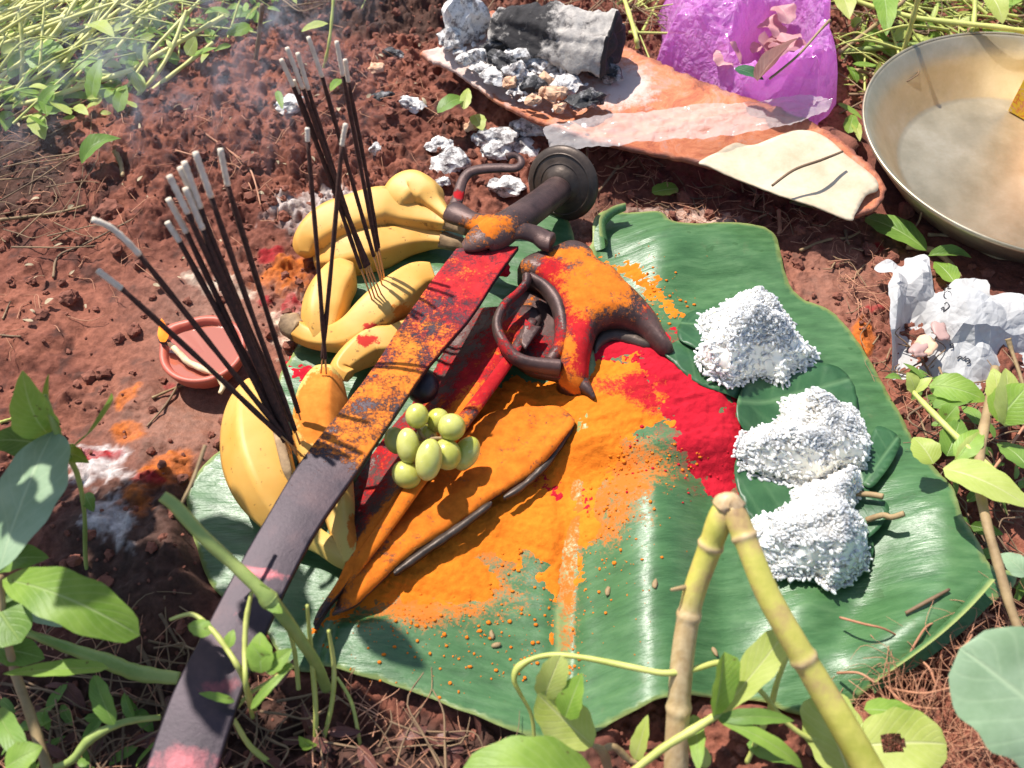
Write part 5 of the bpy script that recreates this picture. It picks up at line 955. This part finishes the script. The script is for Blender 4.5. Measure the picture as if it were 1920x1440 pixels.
V, F = tube([[*P(1350,956,.156), .0055], [*P(1366,942,.159), .0066], [*P(1382,958,.157), .0055]], 12, 12, mod=lambda u, a: 1+.15*np.cos(4*a+u*9)); mk('broken_bend', V, F, MT['cane'], p8, attrs={'tan': np.ones(len(V))})
stem(p8, [(1305,1098,.115,.0012),(1280,1102,.118,.0015),(1258,1106,.12,.0009)], 'stem_b', name='side_twig')
p9 = thing('leafy_weed', P(1340, 1430, 0), 'pale green weed with long forked leaves between the two legs of the bent cane', 'plant')
stem(p9, [(1170,1460,.05,.0022),(1240,1405,.06,.0024),(1300,1368,.065,.0026),(1342,1342,.07,.0022),(1380,1320,.07,.0014)], 'stem_y')
L(p9, (1338,1346,.07), (1358,1222,.10), 64, arch=.15, roll=-35, fold=.5, sh=(.7, .35))
L(p9, (1345,1345,.07), (1476,1182,.105), 66, 'lf_yel', arch=-.1, roll=10, fold=.25, sh=(.9, .5))
L(p9, (1345,1348,.07), (1490,1352,.07), 30, 'lf_mid', arch=.3, roll=-10)
L(p9, (1345,1350,.07), (1505,1440,.06), 34, arch=.35, roll=10, sh=(.7, .6))
L(p9, (1300,1340,.05), (1310,1450,.06), 34, arch=.2, roll=-20); L(p9, (1400,1395,.03), (1500,1430,.03), 50, 'lf_mid', roll=20)
L(p9, (1325,1440,.04), (1310,1390,.05), 26, 'lf_yel')
stem(p9, [(1400,1430,.02,.0016),(1440,1340,.05,.0018),(1460,1270,.07,.0016),(1490,1200,.08,.001)], 'stem_y')
p10 = thing('spotted_weed', P(1640, 1430, 0), 'pale lime leaf pair with brown holes in front of the right leg of the cane', 'plant')
L(p10, (1600,1480,.045), (1535,1300,.055), 110, 'lf_yel', arch=.05, roll=10, sh=(.6, .35), n=24, m=12)
L(p10, (1600,1400,.05), (1775,1395,.055), 120, 'lf_yel', arch=.2, roll=-10, sh=(.5, .45), n=28, m=14, hole=[(.40, .0, .13, .34)])
L(p10, (1620,1330,.05), (1730,1345,.05), 60, 'lf_fresh', arch=.2, roll=30)
p11 = thing('broad_leaf_weed', P(1900, 1400, 0), 'large smooth blue green leaf entering the frame at the lower right edge', 'plant')
L(p11, (2040,1420,.10), (1800,1215,.125), 230, 'lf_pale', arch=.1, roll=22, fold=.05, sh=(.5, .42), n=22)
L(p11, (2000,1500,.08), (1890,1380,.09), 90, 'lf_pale', arch=.1)
p12 = thing('leafy_weed', P(1900, 1150, 0), 'sprawling weed at the right edge with a large pale leaf on an ochre stem', 'plant')
stem(p12, [(1866,690,.06,.0032),(1856,750,.062,.0034),(1840,830,.064,.0036),(1836,900,.066,.0034),(1850,980,.066,.0032),(1872,1060,.062,.0032),(1895,1140,.056,.003),(1925,1220,.05,.003)], 'stem_b', seg=10)
stem(p12, [(1712,735,.05,.0018),(1750,775,.056,.0022),(1800,825,.062,.0022),(1860,880,.066,.0022),(1940,950,.07,.002)], 'stem_y', seg=10)
stem(p12, [(1890,635,.09,.0022),(1898,660,.085,.0014),(1915,710,.08,.0012),(1935,780,.07,.0012)], 'stem_b')
stem(p12, [(1920,800,.04,.001),(1870,870,.045,.001),(1845,905,.045,.001)], 'root')
for b, t, w_, mt, r in [((1715,735,.05),(1700,698,.06),36,'lf_yel',0),((1715,735,.05),(1748,708,.06),24,'lf_yel',20),((1742,722,.05),(1850,752,.055),60,'lf_fresh',-10),((1750,765,.05),(1835,742,.05),44,'lf_mid',20),((1770,790,.05),(1795,760,.06),40,'lf_fresh',10),
                      ((1885,800,.07),(1885,690,.09),72,'lf_yel',-20),((1870,790,.07),(1930,720,.09),80,'lf_fresh',0),((1795,862,.06),(1840,805,.065),46,'lf_fresh',15),((1775,855,.05),(1800,785,.055),52,'lf_mid',0),((1750,870,.05),(1712,820,.05),54,'lf_yel',10),((1795,880,.055),(1846,808,.065),44,'lf_yel',-15),
                      ((1768,878,.07),(1930,952,.075),84,'lf_yel',6),((1870,760,.07),(1862,690,.08),40,'lf_yel',30),((1925,1080,.05),(1876,1038,.05),44,'lf_pale',10),((1930,880,.06),(1870,830,.05),50,'lf_mid',0),((1820,990,.01),(1790,975,.02),26,'lf_mid',0)]: L(p12, b, t, w_, mt, roll=r, arch=.2, fold=.15)
# single leaves lying about
def lone(b, t, w_, mt, lab, off=.006, **k):
    B_ = PG(*b, off); T_ = PG(*t, off); zc = ((B_+T_)/2-CAM) @ FWD; return tag(leaf3('fallen_leaf', B_, T_, w_*zc*TH/960, mat=mt, **k), lab, 'leaf', 'loose leaves on the soil')
lone((1222,362), (1272,354), 34, 'lf_fresh', 'small round bright green leaf on the soil above the banana leaf', .006, sh=(.35, .35), arch=.1)
lone((1738,470), (1622,408), 60, 'lf_mid', 'pointed green leaf with a brown patch on the soil below the plate', .008, sh=(.6, .5), arch=.15)
lone((1740,480), (1822,484), 28, 'lf_mid', 'dark folded leaf behind the top of the crumpled paper', .014, fold=.8, arch=.2)
lone((1790,530), (1752,490), 44, 'lf_fresh', 'green leaf peeking out between two lobes of the crumpled paper', .010)
lone((152,305), (228,262), 44, 'lf_mid', 'curled green leaf on the soil at upper left', .012, arch=.4, fold=.4)
lone((62,215), (84,262), 34, 'lf_yel', 'withered yellowish leaf at the edge of the weeds', .012)
lone((820,212), (880,190), 34, 'lf_mid', 'green leaf of the small sprig below the bark slab tip', .02, arch=.4)
lone((870,205), (878,165), 22, 'lf_yel', 'yellow upright leaf of the sprig below the bark slab', .03)
lone((890,215), (905,245), 30, 'lf_yel', 'yellow leaf of the sprig pointing toward the white ash', .012)
lone((640,150), (620,175), 20, 'lf_fresh', 'little green leaf behind the far incense ash tips', .01)
lone((520,170), (530,205), 14, 'lf_fresh', 'narrow green leaf standing left of the white flake', .02)
lone((615,50), (565,60), 24, 'lf_yel', 'yellow green leaf on the thin stem above the far incense', .05)
lone((1590,250), (1600,215), 26, 'lf_fresh', 'bright green leaf left of the brass plate', .02); lone((1600,225), (1612,265), 18, 'lf_yel', 'yellow green leaf just left of the plate rim', .02); lone((1570,195), (1618,225), 14, 'lf_fresh', 'narrow leaf at the plate rim below the bag', .02)
lone((1480,378), (1525,390), 20, 'lf_mid', 'green leaf in the shade under the bark slab', .004)
# twigs and straws one can tell apart
TW = [([(285,745),(345,722),(405,712)],.0012,'stem_b','pale twig on the soil left of the clay lamp'),([(335,720),(310,760),(275,800)],.0011,'straw','straw slanting down left of the lamp'),([(100,520),(110,480),(160,455),(250,410)],.0012,'straw','long bent straw in the left soil below the leaning ash'),
      ([(215,282),(226,305),(230,330)],.0028,'stem_b','short brown twig stub in the soil at upper left'),([(378,248),(430,280),(470,320),(490,390)],.0011,'root','curved pinkish root above the near incense tips'),([(330,285),(400,290),(450,320),(475,365)],.0009,'root','second curved root below the long one'),
      ([(0,412),(100,400),(160,385)],.0016,'stem_b','brown twig at the left edge of the soil'),([(0,628),(20,630),(40,632)],.0010,'straw','short pale straw at the left edge'),([(0,792),(30,782),(52,768)],.0014,'stem_y','yellow green stalk end at the left edge'),([(5,598),(14,575),(20,565)],.0008,'straw','tiny straw at the left edge'),
      ([(1460,395),(1462,430),(1458,440)],.0022,'root','stubby red root piece in the soil under the pale bark'),([(1585,432),(1588,450),(1592,458)],.0016,'straw','short pale chip in the soil right of the red root'),([(1500,470),(1550,450),(1590,445),(1612,434)],.0016,'stem_b','brown twig on the soil above the right lobe of the banana leaf'),
      ([(1695,445),(1720,420),(1728,398)],.0012,'straw','yellow straw leaning against the plate below its rim'),([(1700,460),(1760,475),(1800,520)],.0035,'stem_b','dark woody twig in the soil beneath the plate'),([(1740,440),(1800,445),(1860,480),(1920,488)],.0018,'stem_b','thin brown twig under the plate edge'),
      ([(1395,340),(1420,365),(1412,378)],.0016,'straw','broken straw under the bark slab'),([(1390,330),(1393,360)],.0014,'straw','short upright straw beside the broken one'),([(1160,310),(1130,350),(1120,360)],.0014,'straw','straw standing under the sleeve right of the pommel'),([(1100,255),(1102,290),(1100,320)],.0014,'straw','yellow straw rising over the plastic sleeve'),([(1175,300),(1150,345)],.0010,'root','thin red stem below the plastic sleeve'),
      ([(1600,910),(1640,905)],.0010,'straw','bit of straw'),([(260,1210),(300,1290),(330,1440)],.0018,'straw','pale straw leaning in the dark soil at the lower left'),([(300,1150),(345,1225)],.0014,'straw','grey straw by the left side of the sword'),([(210,1300),(300,1320),(320,1330)],.0014,'straw','pale straw left of the sword near the bottom'),
      ([(105,1340),(112,1380),(130,1440)],.0022,'straw','white straw upright near the lower left corner'),([(580,1185),(600,1160),(640,1110),(660,1085)],.0016,'stem_b','dark splinter past the tip of the ridged machete')]
for pts, r, mt, lab in TW:
    if lab == 'bit of straw': continue
    up_ = .03 if 'rising' in lab or 'leaning against' in lab else (.012 if 'shade' in lab or 'Standing' in lab else 0); m_ = len(pts)
    q = [[*PG(a, b, r*1.2+up_*i/(m_-1)), r*(1-.3*i/(m_-1))] for i, (a, b) in enumerate(pts)]; V, F = tube(q, 8*m_, 7, mod=lambda u, a: 1+.12*math.sin(u*37)); tag(mk('twig' if mt == 'stem_b' else ('root_piece' if mt == 'root' else 'straw'), V, F, MT[mt]), lab, 'twig' if mt == 'stem_b' else ('root' if mt == 'root' else 'straw'), 'twigs and straws on the soil')
V, F = tube([[*P(1448,348,.062), .0012], [*P(1490,318,.064), .0013], [*P(1540,300,.063), .0013], [*P(1580,284,.062), .0011]], 24, 7); tag(mk('straw', V, F, MT['straw']), 'bent straw lying across the pale outer skin of the bark', 'straw')
for a, b, c, d, lab in ((1698,1150,1780,1105,'dry straw lying on the right edge of the banana leaf'), (1380,938,1412,925,'short brown stalk on the leaf beside the top of the bent cane')):
    V, F = tube([[*PL(a, b, .003), .0012], [*PL((a+c)/2, (b+d)/2, .004), .0014], [*PL(c, d, .003), .0010]], 12, 7); tag(mk('straw', V, F, MT['straw']), lab, 'straw')
for a, b, lab in ((1140,1108,'small brown husk on the banana leaf right of the rib'), (1228,1095,'brown husk bit on the banana leaf left of the cane'), (930,1210,'tiny brown husk on the lower left of the banana leaf'), (922,1190,'tiny brown crumb above the lower left husk'), (1340,1222,'dark seed on the leaf between the cane legs')):
    V, F = rock(PL(a, b, .001), (.0035, .0018, .0014), a, 2, .5); tag(mk('husk', V, F, MT['stem_b']), lab, 'husk')
# ---- tangles nobody could count
def inpoly(poly, rs):
    poly = np.array(poly); lo, hi = poly.min(0), poly.max(0)
    while True:
        a, b = rs.uniform(lo[0], hi[0]), rs.uniform(lo[1], hi[1])
        if sdf(poly, np.array([a]), np.array([b]))[0] > 0: return a, b
def tangle(name, n, poly, ang, angj, ln, z0, z1, r, mat, label, seed, droop=.3, cat=None):
    A = Acc(); rs = random.Random(seed)
    for _ in range(n):
        a, b = inpoly(poly, rs); th = R(ang+rs.gauss(0, angj)); l_ = rs.uniform(*ln); zz0 = rs.uniform(z0[0], z0[1]); zz1 = zz0+rs.uniform(*z1)
        c0_ = P(a, b, 0); c0_ = np.array([c0_[0], c0_[1], float(GZ(c0_[0], c0_[1]))+zz0]); dx = np.array([math.cos(th), math.sin(th), 0])*l_; sd_ = np.array([-math.sin(th), math.cos(th), 0])*rs.gauss(0, .38 if mat in ('root', 'straw') else .12)*l_
        p_ = [c0_-dx/2, c0_-dx*.17+sd_*.5, c0_+dx*.17+sd_, c0_+dx/2+sd_*rs.uniform(-.5, 1)]; zs = [0, (zz1-zz0)*.5, (zz1-zz0)*.9, (zz1-zz0)*(1-droop)]
        rr = r*rs.uniform(.5, 1.3); q = [[p[0], p[1], max(c0_[2]+zs[i], float(GZ(p[0], p[1]))+.001), rr*(1-.2*i)] for i, p in enumerate(p_)]; V, F = tube(q, 12, 5, caps=False); A.add(V, F)
    return tag(A.mk(name, MT[mat]), label, cat, kind='stuff')
def leafmass(name, n, poly, size, zr, mat, label, seed):
    A = Acc(); rs = random.Random(seed)
    for _ in range(n):
        a, b = inpoly(poly, rs); z = rs.uniform(*zr); p = P(a, b, z); g = float(GZ(p[0], p[1])); p[2] = max(z, g+.004); th = rs.uniform(0, 6.28); l_ = rs.uniform(*size)
        V, F, U = leaf3(None, p, p+np.array([math.cos(th)*l_, math.sin(th)*l_, rs.uniform(-.3, .5)*l_]), l_*rs.uniform(.3, .55), rs.uniform(-.1, .35), rs.uniform(-50, 50), rs.uniform(0, .4), n=8, m=4, seedv=rs.random()*9); A.add(V, F, uv=U)
    return tag(A.mk(name, MT[mat]), label, kind='stuff')
TL = [(-40,-60),(560,-60),(520,40),(440,90),(360,110),(270,190),(200,220),(90,225),(-40,210)]
TL2 = [(-60,-80),(420,-80),(330,60),(200,150),(80,190),(-60,170)]
MT['stem_l'] = simple('stem_bright', (.46, .46, .12), (.74, .70, .28), 30, .55, 200, .0004)
tangle('weed_stems', 75, TL2, 40, 16, (.12, .30), (.01, .05), (.0, .07), .0021, 'stem_l', 'dense tangle of long yellow green weed stems leaning right at upper left', 1)
tangle('weed_stems', 110, TL, 35, 32, (.06, .18), (.004, .03), (.0, .05), .0015, 'stem_y', 'finer crossing weed stems low in the upper left tangle', 2)
leafmass('weed_leaves', 260, TL, (.012, .034), (.005, .05), 'lf_fresh', 'small green leaves among the upper left stems', 3)
leafmass('weed_leaves', 110, TL, (.010, .028), (.01, .06), 'lf_yel', 'yellowish small leaves among the upper left stems', 4)
TRt = [(1560,-60),(1960,-60),(1960,60),(1840,80),(1720,110),(1660,170),(1610,200),(1580,100)]
tangle('weed_stems', 90, TRt, 150, 35, (.05, .16), (.004, .03), (0, .04), .0017, 'stem_y', 'crossing dry yellow stems behind the brass plate', 5)
tangle('dry_stalks', 60, TRt, 30, 40, (.04, .12), (.002, .02), (0, .03), .0014, 'straw', 'brown straw litter behind the brass plate', 6)
leafmass('weed_leaves', 90, TRt, (.012, .034), (.004, .035), 'lf_yel', 'pale leaves among the stems behind the brass plate', 7)
leafmass('weed_leaves', 50, TRt, (.012, .03), (.004, .03), 'lf_fresh', 'green leaves among the stems behind the brass plate', 8)
TM = [(520,-60),(1240,-60),(1240,120),(1180,70),(900,-5),(700,5),(600,30),(540,60)]
tangle('dry_stalks', 110, TM, 20, 50, (.03, .12), (.002, .02), (0, .03), .0010, 'straw', 'thin dry stalks along the far edge between the weeds and the log', 9)
tangle('weed_stems', 22, [(1180,-40),(1260,-40),(1250,140),(1190,90)], 60, 40, (.04, .1), (.004, .03), (0, .04), .0016, 'stem_y', 'few yellow stems between the log and the violet bag', 10)
tangle('weed_stems', 12, [(600,-40),(760,-40),(700,10),(620,30)], 70, 30, (.05, .1), (.01, .03), (0, .05), .0012, 'stem_y', 'few thin green stems above the far incense tips', 11)
BLp = [(-20,1200),(330,1180),(560,1290),(700,1290),(960,1400),(960,1470),(-20,1470)]
tangle('dry_stalks', 75, BLp, 20, 60, (.02, .09), (.001, .012), (0, .015), .0009, 'straw', 'dry straw and dead stems littering the dark soil at the lower left', 12)
tangle('fine_roots', 120, BLp, 120, 60, (.015, .05), (.001, .01), (0, .01), .0004, 'root', 'hair thin roots in the lower left litter', 13)
leafmass('weed_leaves', 26, [(-20,1290),(300,1290),(280,1450),(-20,1450)], (.01, .026), (.01, .03), 'lf_mid', 'small shaded leaves in the lower left litter', 14)
leafmass('dead_leaves', 40, BLp, (.008, .024), (.002, .01), 'brownleaf', 'brown dead leaf bits in the lower left litter', 15)
RTp = [(1560,1340),(1700,1230),(1790,1160),(1850,1150),(1920,1210),(1920,1450),(1560,1450)]
tangle('fine_roots', 380, RTp, 130, 70, (.010, .05), (.002, .02), (0, .02), .00034, 'root', 'fluffy tangle of fine reddish roots at the lower right', 16)
V_ = Acc()
for pts in ([(1575,1158),(1620,1170),(1660,1180),(1700,1205),(1728,1235),(1745,1280)], [(1570,1262),(1610,1262),(1640,1280)], [(1690,1258),(1720,1200),(1745,1170),(1790,1165),(1820,1180)], [(1700,1220),(1740,1250),(1760,1290),(1800,1300)], [(1665,1290),(1730,1300),(1790,1290),(1850,1300)], [(1820,1150),(1822,1190),(1800,1215),(1760,1210)], [(1660,1285),(1700,1320),(1760,1330)]):
    q = [[*P(a, b, .022+.02*math.sin(i)), .0009-.0001*i] for i, (a, b) in enumerate(pts)]; V, F = tube(q, 24, 6); V_.add(V, F)
tag(V_.mk('fine_roots', MT['root']), 'longer red rootlets curling over the lower right edge of the banana leaf', kind='stuff')
RGp = [(1690,640),(1800,720),(1930,720),(1930,1180),(1800,1060),(1760,900),(1690,760)]
tangle('dry_stalks', 90, RGp, 150, 60, (.012, .06), (.001, .012), (0, .012), .0010, 'straw', 'straw litter on the soil at the right edge under the weed', 17)
leafmass('weed_leaves', 36, RGp, (.008, .024), (.006, .03), 'lf_mid', 'small leaves low in the weed at the right edge', 18)
tangle('dry_stalks', 20, [(0,230),(140,300),(240,420),(120,520),(-20,520)], 10, 30, (.02, .10), (.001, .01), (0, .01), .0009, 'straw', 'dead stems on the dark soil at the left edge', 19)
tangle('fine_roots', 170, [(0,230),(560,200),(620,60),(860,60),(840,330),(560,380),(460,500),(300,560),(60,700),(0,700)], 60, 90, (.008, .03), (.001, .004), (0, .006), .0004, 'root', 'fine rootlets scattered over the left soil', 20)
tangle('fine_roots', 160, [(1060,280),(1300,320),(1600,420),(1680,470),(1640,700),(1740,760),(1740,860),(1600,560),(1480,440),(1120,400)], 20, 90, (.008, .03), (.001, .004), (0, .006), .0004, 'root', 'fine rootlets scattered over the soil round the banana leaf', 21)
tangle('dry_stalks', 36, [(1100,270),(1330,330),(1640,430),(1640,640),(1720,760),(1700,900),(1580,570),(1480,440),(1120,400)], 160, 60, (.01, .035), (.001, .004), (0, .004), .0008, 'straw', 'straw bits on the soil round the banana leaf', 22)
leafmass('soil_chips', 60, [(0,230),(560,200),(620,60),(860,60),(840,330),(560,380),(460,500),(300,560),(60,700),(0,700)], (.003, .010), (.0, .002), 'lf_dry', 'pale chips of dead leaf on the left soil', 23)

# thick stems one can follow singly in the tangle
TS = [[(-10,78,.05),(70,50,.06),(160,15,.07),(190,-25,.08)], [(-5,170,.03),(60,95,.05),(160,-20,.07)], [(-5,148,.04),(90,75,.06),(150,-10,.08)], [(40,215,.01),(120,120,.04),(200,-5,.06)], [(160,250,.004),(240,160,.03),(290,90,.05),(375,0,.07)], [(180,240,.006),(270,180,.02),(400,80,.04)],
      [(192,246,.006),(300,130,.04),(350,20,.07)], [(0,205,.01),(100,180,.03),(250,130,.04)], [(40,185,.02),(41,80,.06),(36,25,.08)], [(100,200,.01),(210,100,.05),(300,-10,.06)], [(150,190,.01),(300,100,.04),(420,30,.05)], [(60,150,.05),(160,70,.07),(240,-20,.09)], [(350,185,.005),(390,165,.01),(432,132,.02)], [(260,165,.03),(268,215,.012),(273,252,.004)]]
TSL = ['thick yellow stalk entering at the left edge a little below the corner','yellow stalk from the left edge rising steeply past the corner','yellow stalk crossing just under the thickest one at the left edge','long yellow stalk rising steeply from the soil near the left edge','long yellow stalk from the soil border up to the middle of the top edge','yellow stalk ending highest near the smoke, leaning far right','lowest rooted yellow stalk, its foot on the bare soil below the tangle','flat lying yellow stalk from the left edge into the middle of the tangle',
       'thin upright green stalk close to the left edge','yellow stalk through the middle of the tangle, ending at the top edge','yellow stalk lying low along the right flank of the tangle','yellow stalk high in the corner, leaning right','short yellow stalk at the right foot of the tangle, reaching over the soil','short stalk hanging down onto the soil below the tangle']
for q_ in TS:
    V, F = tube([[*P(a, b, z), [.0026, .0021, .0018, .0024, .0016, .0022, .002][TS.index(q_) % 7]] for i, (a, b, z) in enumerate(q_)], 40, 9, mod=lambda u, a: 1+.1*math.sin(u*31)); tag(mk('leaning_stalk', V, F, MT['stem_l']), TSL[TS.index(q_)], 'stalk', 'long stalks in the upper left tangle')
for q_, r_, mt, lab in (([(474,152,.004),(484,80,.05),(492,8,.09)], .0022, 'straw', 'straight brown stalk standing between the upper left weeds and the far incense'), ([(606,132,.02),(618,75,.05),(626,-10,.08)], .0016, 'stem_y', 'thin green stalk rising behind the far incense tips'), ([(1572,100,.03),(1640,48,.04),(1695,2,.05)], .0022, 'stem_b', 'brown stalk slanting up beside the violet bag'), ([(1684,132,.02),(1704,62,.06),(1724,-10,.1)], .0026, 'stem_y', 'upright yellow stalk behind the left rim of the plate'),
      ([(1800,84,.03),(1822,60,.05),(1828,10,.06),(1826,-20,.07)], .0024, 'stem_y', 'bent yellow stalk behind the top rim of the plate'), ([(1572,98,.02),(1690,86,.03),(1790,82,.03)], .0030, 'stem_g', 'thick green stalk lying level behind the plate'), ([(1590,128,.01),(1640,140,.02),(1690,160,.03)], .0020, 'stem_b', 'brown twig reaching to the left rim of the plate'), ([(1570,-10,.05),(1700,30,.05),(1860,50,.06),(1930,60,.06)], .0028, 'stem_y', 'long yellow stalk crossing the far right corner'), ([(1168,-10,.05),(1190,60,.06),(1196,92,.05)], .0024, 'stem_y', 'yellow stalk between the log and the violet bag')):
    V, F = tube([[*P(a, b, z), r_] for a, b, z in q_], 36, 9, mod=lambda u, a: 1+.12*math.sin(u*29)); tag(mk('stalk', V, F, MT[mt]), lab, 'stalk')
for b, t, w_, mt, lab in (((1650,-20,.05),(1662,68,.05),44,'lf_fresh','hanging green leaf right of the violet bag'), ((1570,-20,.05),(1592,36,.05),44,'lf_yel','pale leaf above the right corner of the violet bag'), ((1850,20,.02),(1930,-20,.03),56,'lf_fresh','bright leaf at the far right corner above the plate'), ((1855,-10,.06),(1880,45,.05),40,'lf_yel','pale leaf at the top edge near the right corner'), ((165,45,.07),(215,70,.08),36,'lf_yel','pale pointed leaf high in the upper left weeds'),
      ((55,105,.05),(120,92,.06),50,'lf_fresh','green leaf in the upper left weeds near the edge'), ((172,190,.05),(190,110,.07),30,'lf_fresh','upright leaf in the middle of the upper left weeds')):
    B_ = P(*b); T_ = P(*t); zc = ((B_+T_)/2-CAM) @ FWD; tag(leaf3('weed_leaf', B_, T_, w_*zc*TH/960, mat=mt, roll=random.uniform(-20, 20), arch=.2), lab, 'leaf')
# unseen bush added outside the left edge, leaves placed to shade the near corner
p13 = thing('shade_bush', P(-420, 900, 0), 'tall bush added unseen beyond the left edge to dapple the near corner with shade', 'bush')
rs_ = random.Random(5); SH = [(-60,960),(60,900),(180,960),(260,1010),(330,1010),(380,950),(470,990),(540,1080),(600,1110),(640,1190),(760,1180),(930,1150),(940,1260),(700,1290),(640,1330),(700,1440),(-60,1450)]
SHW = np.array([P(a, b, .0)[:2] for a, b in SH]); sv_ = np.array([math.sin(SUN_AZ), math.cos(SUN_AZ)])/math.tan(SUN_EL); stems_ = []
n_ = 0
for i in range(3000):
    if n_ > 120: break
    x, y = rs_.uniform(SHW[:, 0].min(), SHW[:, 0].max()), rs_.uniform(SHW[:, 1].min(), SHW[:, 1].max())
    if sdf(SHW, np.array([x]), np.array([y]))[0] < .004: continue
    X, Y = pix(x, y, 0)
    if X > 420 and rs_.random() < .72: continue
    z = rs_.uniform(.16, .50); c_ = np.array([x+sv_[0]*z, y+sv_[1]*z, z]); an = rs_.uniform(0, 6.28); l_ = rs_.uniform(.035, .065)
    a_, b_ = pix(c_[0]+l_, c_[1], z); a2, _ = pix(c_[0]+l_, c_[1]-l_, z)
    if max(a_, a2) > -25: continue
    leaf3('leaf', c_, c_+np.array([math.cos(an)*l_, math.sin(an)*l_, rs_.uniform(-.02, .02)]), l_*.52, mat='lf_mid', par=p13, roll=rs_.uniform(-30, 30), n=10, m=6); stems_.append(c_); n_ += 1
print('shade leaves', n_)
st_ = np.array(stems_); rt = st_[:, :2].mean(0)
for k_ in range(9):
    tp = st_[rs_.randrange(len(st_))]; b_ = np.array([rt[0]-.10+rs_.uniform(-.06, .06), rt[1]+rs_.uniform(-.06, .06), 0]); V, F = tube([[*b_, .004], [*(b_*.6+tp*.4+np.array([0, 0, .04])), .003], [*tp, .0012]], 20, 8); mk('stem', V, F, MT['stem_g'], p13)
# unseen packet added farther into the plate to reflect orange in its wall
op = thing('reflection_packet', P(2010, 330, .004), 'unseen orange and yellow packet added to the plate for a warm reflection', 'packet')
ang = R(12); ca, sa = math.cos(ang), math.sin(ang)
V, F = boxm(.09, .05, .07, P(1975, 330, .005), .002); mk('packet_body', V, F, simple('orange_card', (.80, .24, .03), (.86, .36, .05), 30, .5), op, smooth=False)
V, F = boxm(.091, .051, .0015, P(1975, 330, .005)+np.array([-.0005, -.0005, .07]), .0005); mk('packet_top', V, F, MT['boxy'], op, smooth=False)
# ================================================================== SMOKE
m = NM('smoke'); m.t.nodes.remove(m.b); pv = m.n('VolumePrincipled'); pv.inputs['Color'].default_value = (.82, .88, 1, 1); pv.inputs['Anisotropy'].default_value = .2
n1 = m.noise(13, 5, .62, dist=3.2); sx = m.n('SeparateXYZ'); m.l(m.tc.outputs['Generated'], sx.inputs[0])
fz = m.math('MULTIPLY', m.math('MULTIPLY', sx.outputs[2], m.math('SUBTRACT', 1, sx.outputs[2])), 4); fx = m.math('MULTIPLY', m.math('MULTIPLY', sx.outputs[0], m.math('SUBTRACT', 1, sx.outputs[0])), 4); fy = m.math('MULTIPLY', m.math('MULTIPLY', sx.outputs[1], m.math('SUBTRACT', 1, sx.outputs[1])), 4)
dn_ = m.math('MULTIPLY', m.math('MULTIPLY', m.math('MULTIPLY', fz, fx), fy), m.math('MULTIPLY', m.math('SUBTRACT', n1, .53), 75, False)); dn_ = m.math('MAXIMUM', dn_, 0); m.l(dn_, pv.inputs['Density'])
m.l(pv.outputs[0], m.t.nodes['Material Output'].inputs['Volume'])
q0 = P(300, 100, .1); X0, X1, Y0, Y1 = q0[0]-.26, q0[0]+.22, q0[1]-.13, q0[1]+.16
V = [(x, y, z) for z in (.03, .17) for y in (Y0, Y1) for x in (X0, X1)]; F = [[0,2,3,1],[4,5,7,6],[0,1,5,4],[2,6,7,3],[0,4,6,2],[1,3,7,5]]
o = mk('smoke', V, F, m.m, smooth=False); tag(o, 'thin bluish incense smoke drifting over the upper left weeds', kind='stuff')
S.cycles.volume_step_rate = 3; S.cycles.volume_max_steps = 64

for px, py, r_, lab in ((130,560,.007,'reddish earth clod alone on the left soil'),(250,620,.006,'small earth clod left of the clay lamp'),(205,395,.010,'orange brown earth clod near the drooping ash'),(470,300,.008,'earth clod above the near incense tips'),(1630,470,.006,'earth clod between the banana leaf and the crumpled paper'),(1500,430,.005,'small clod above the right lobe of the banana leaf'),(1280,370,.006,'dark clod right of the small round leaf'),(690,345,.006,'clod behind the farthest banana'),(1700,395,.008,'purple brown clod under the rim of the plate')):
    p = PG(px, py, r_*.3); V, F = rock(p, (r_*1.2, r_, r_*.8), px, 3, .6, 1.9); tag(mk('earth_clod', V, F, MT['clod'], smooth=False), lab, 'clod', 'single clods on the soil')
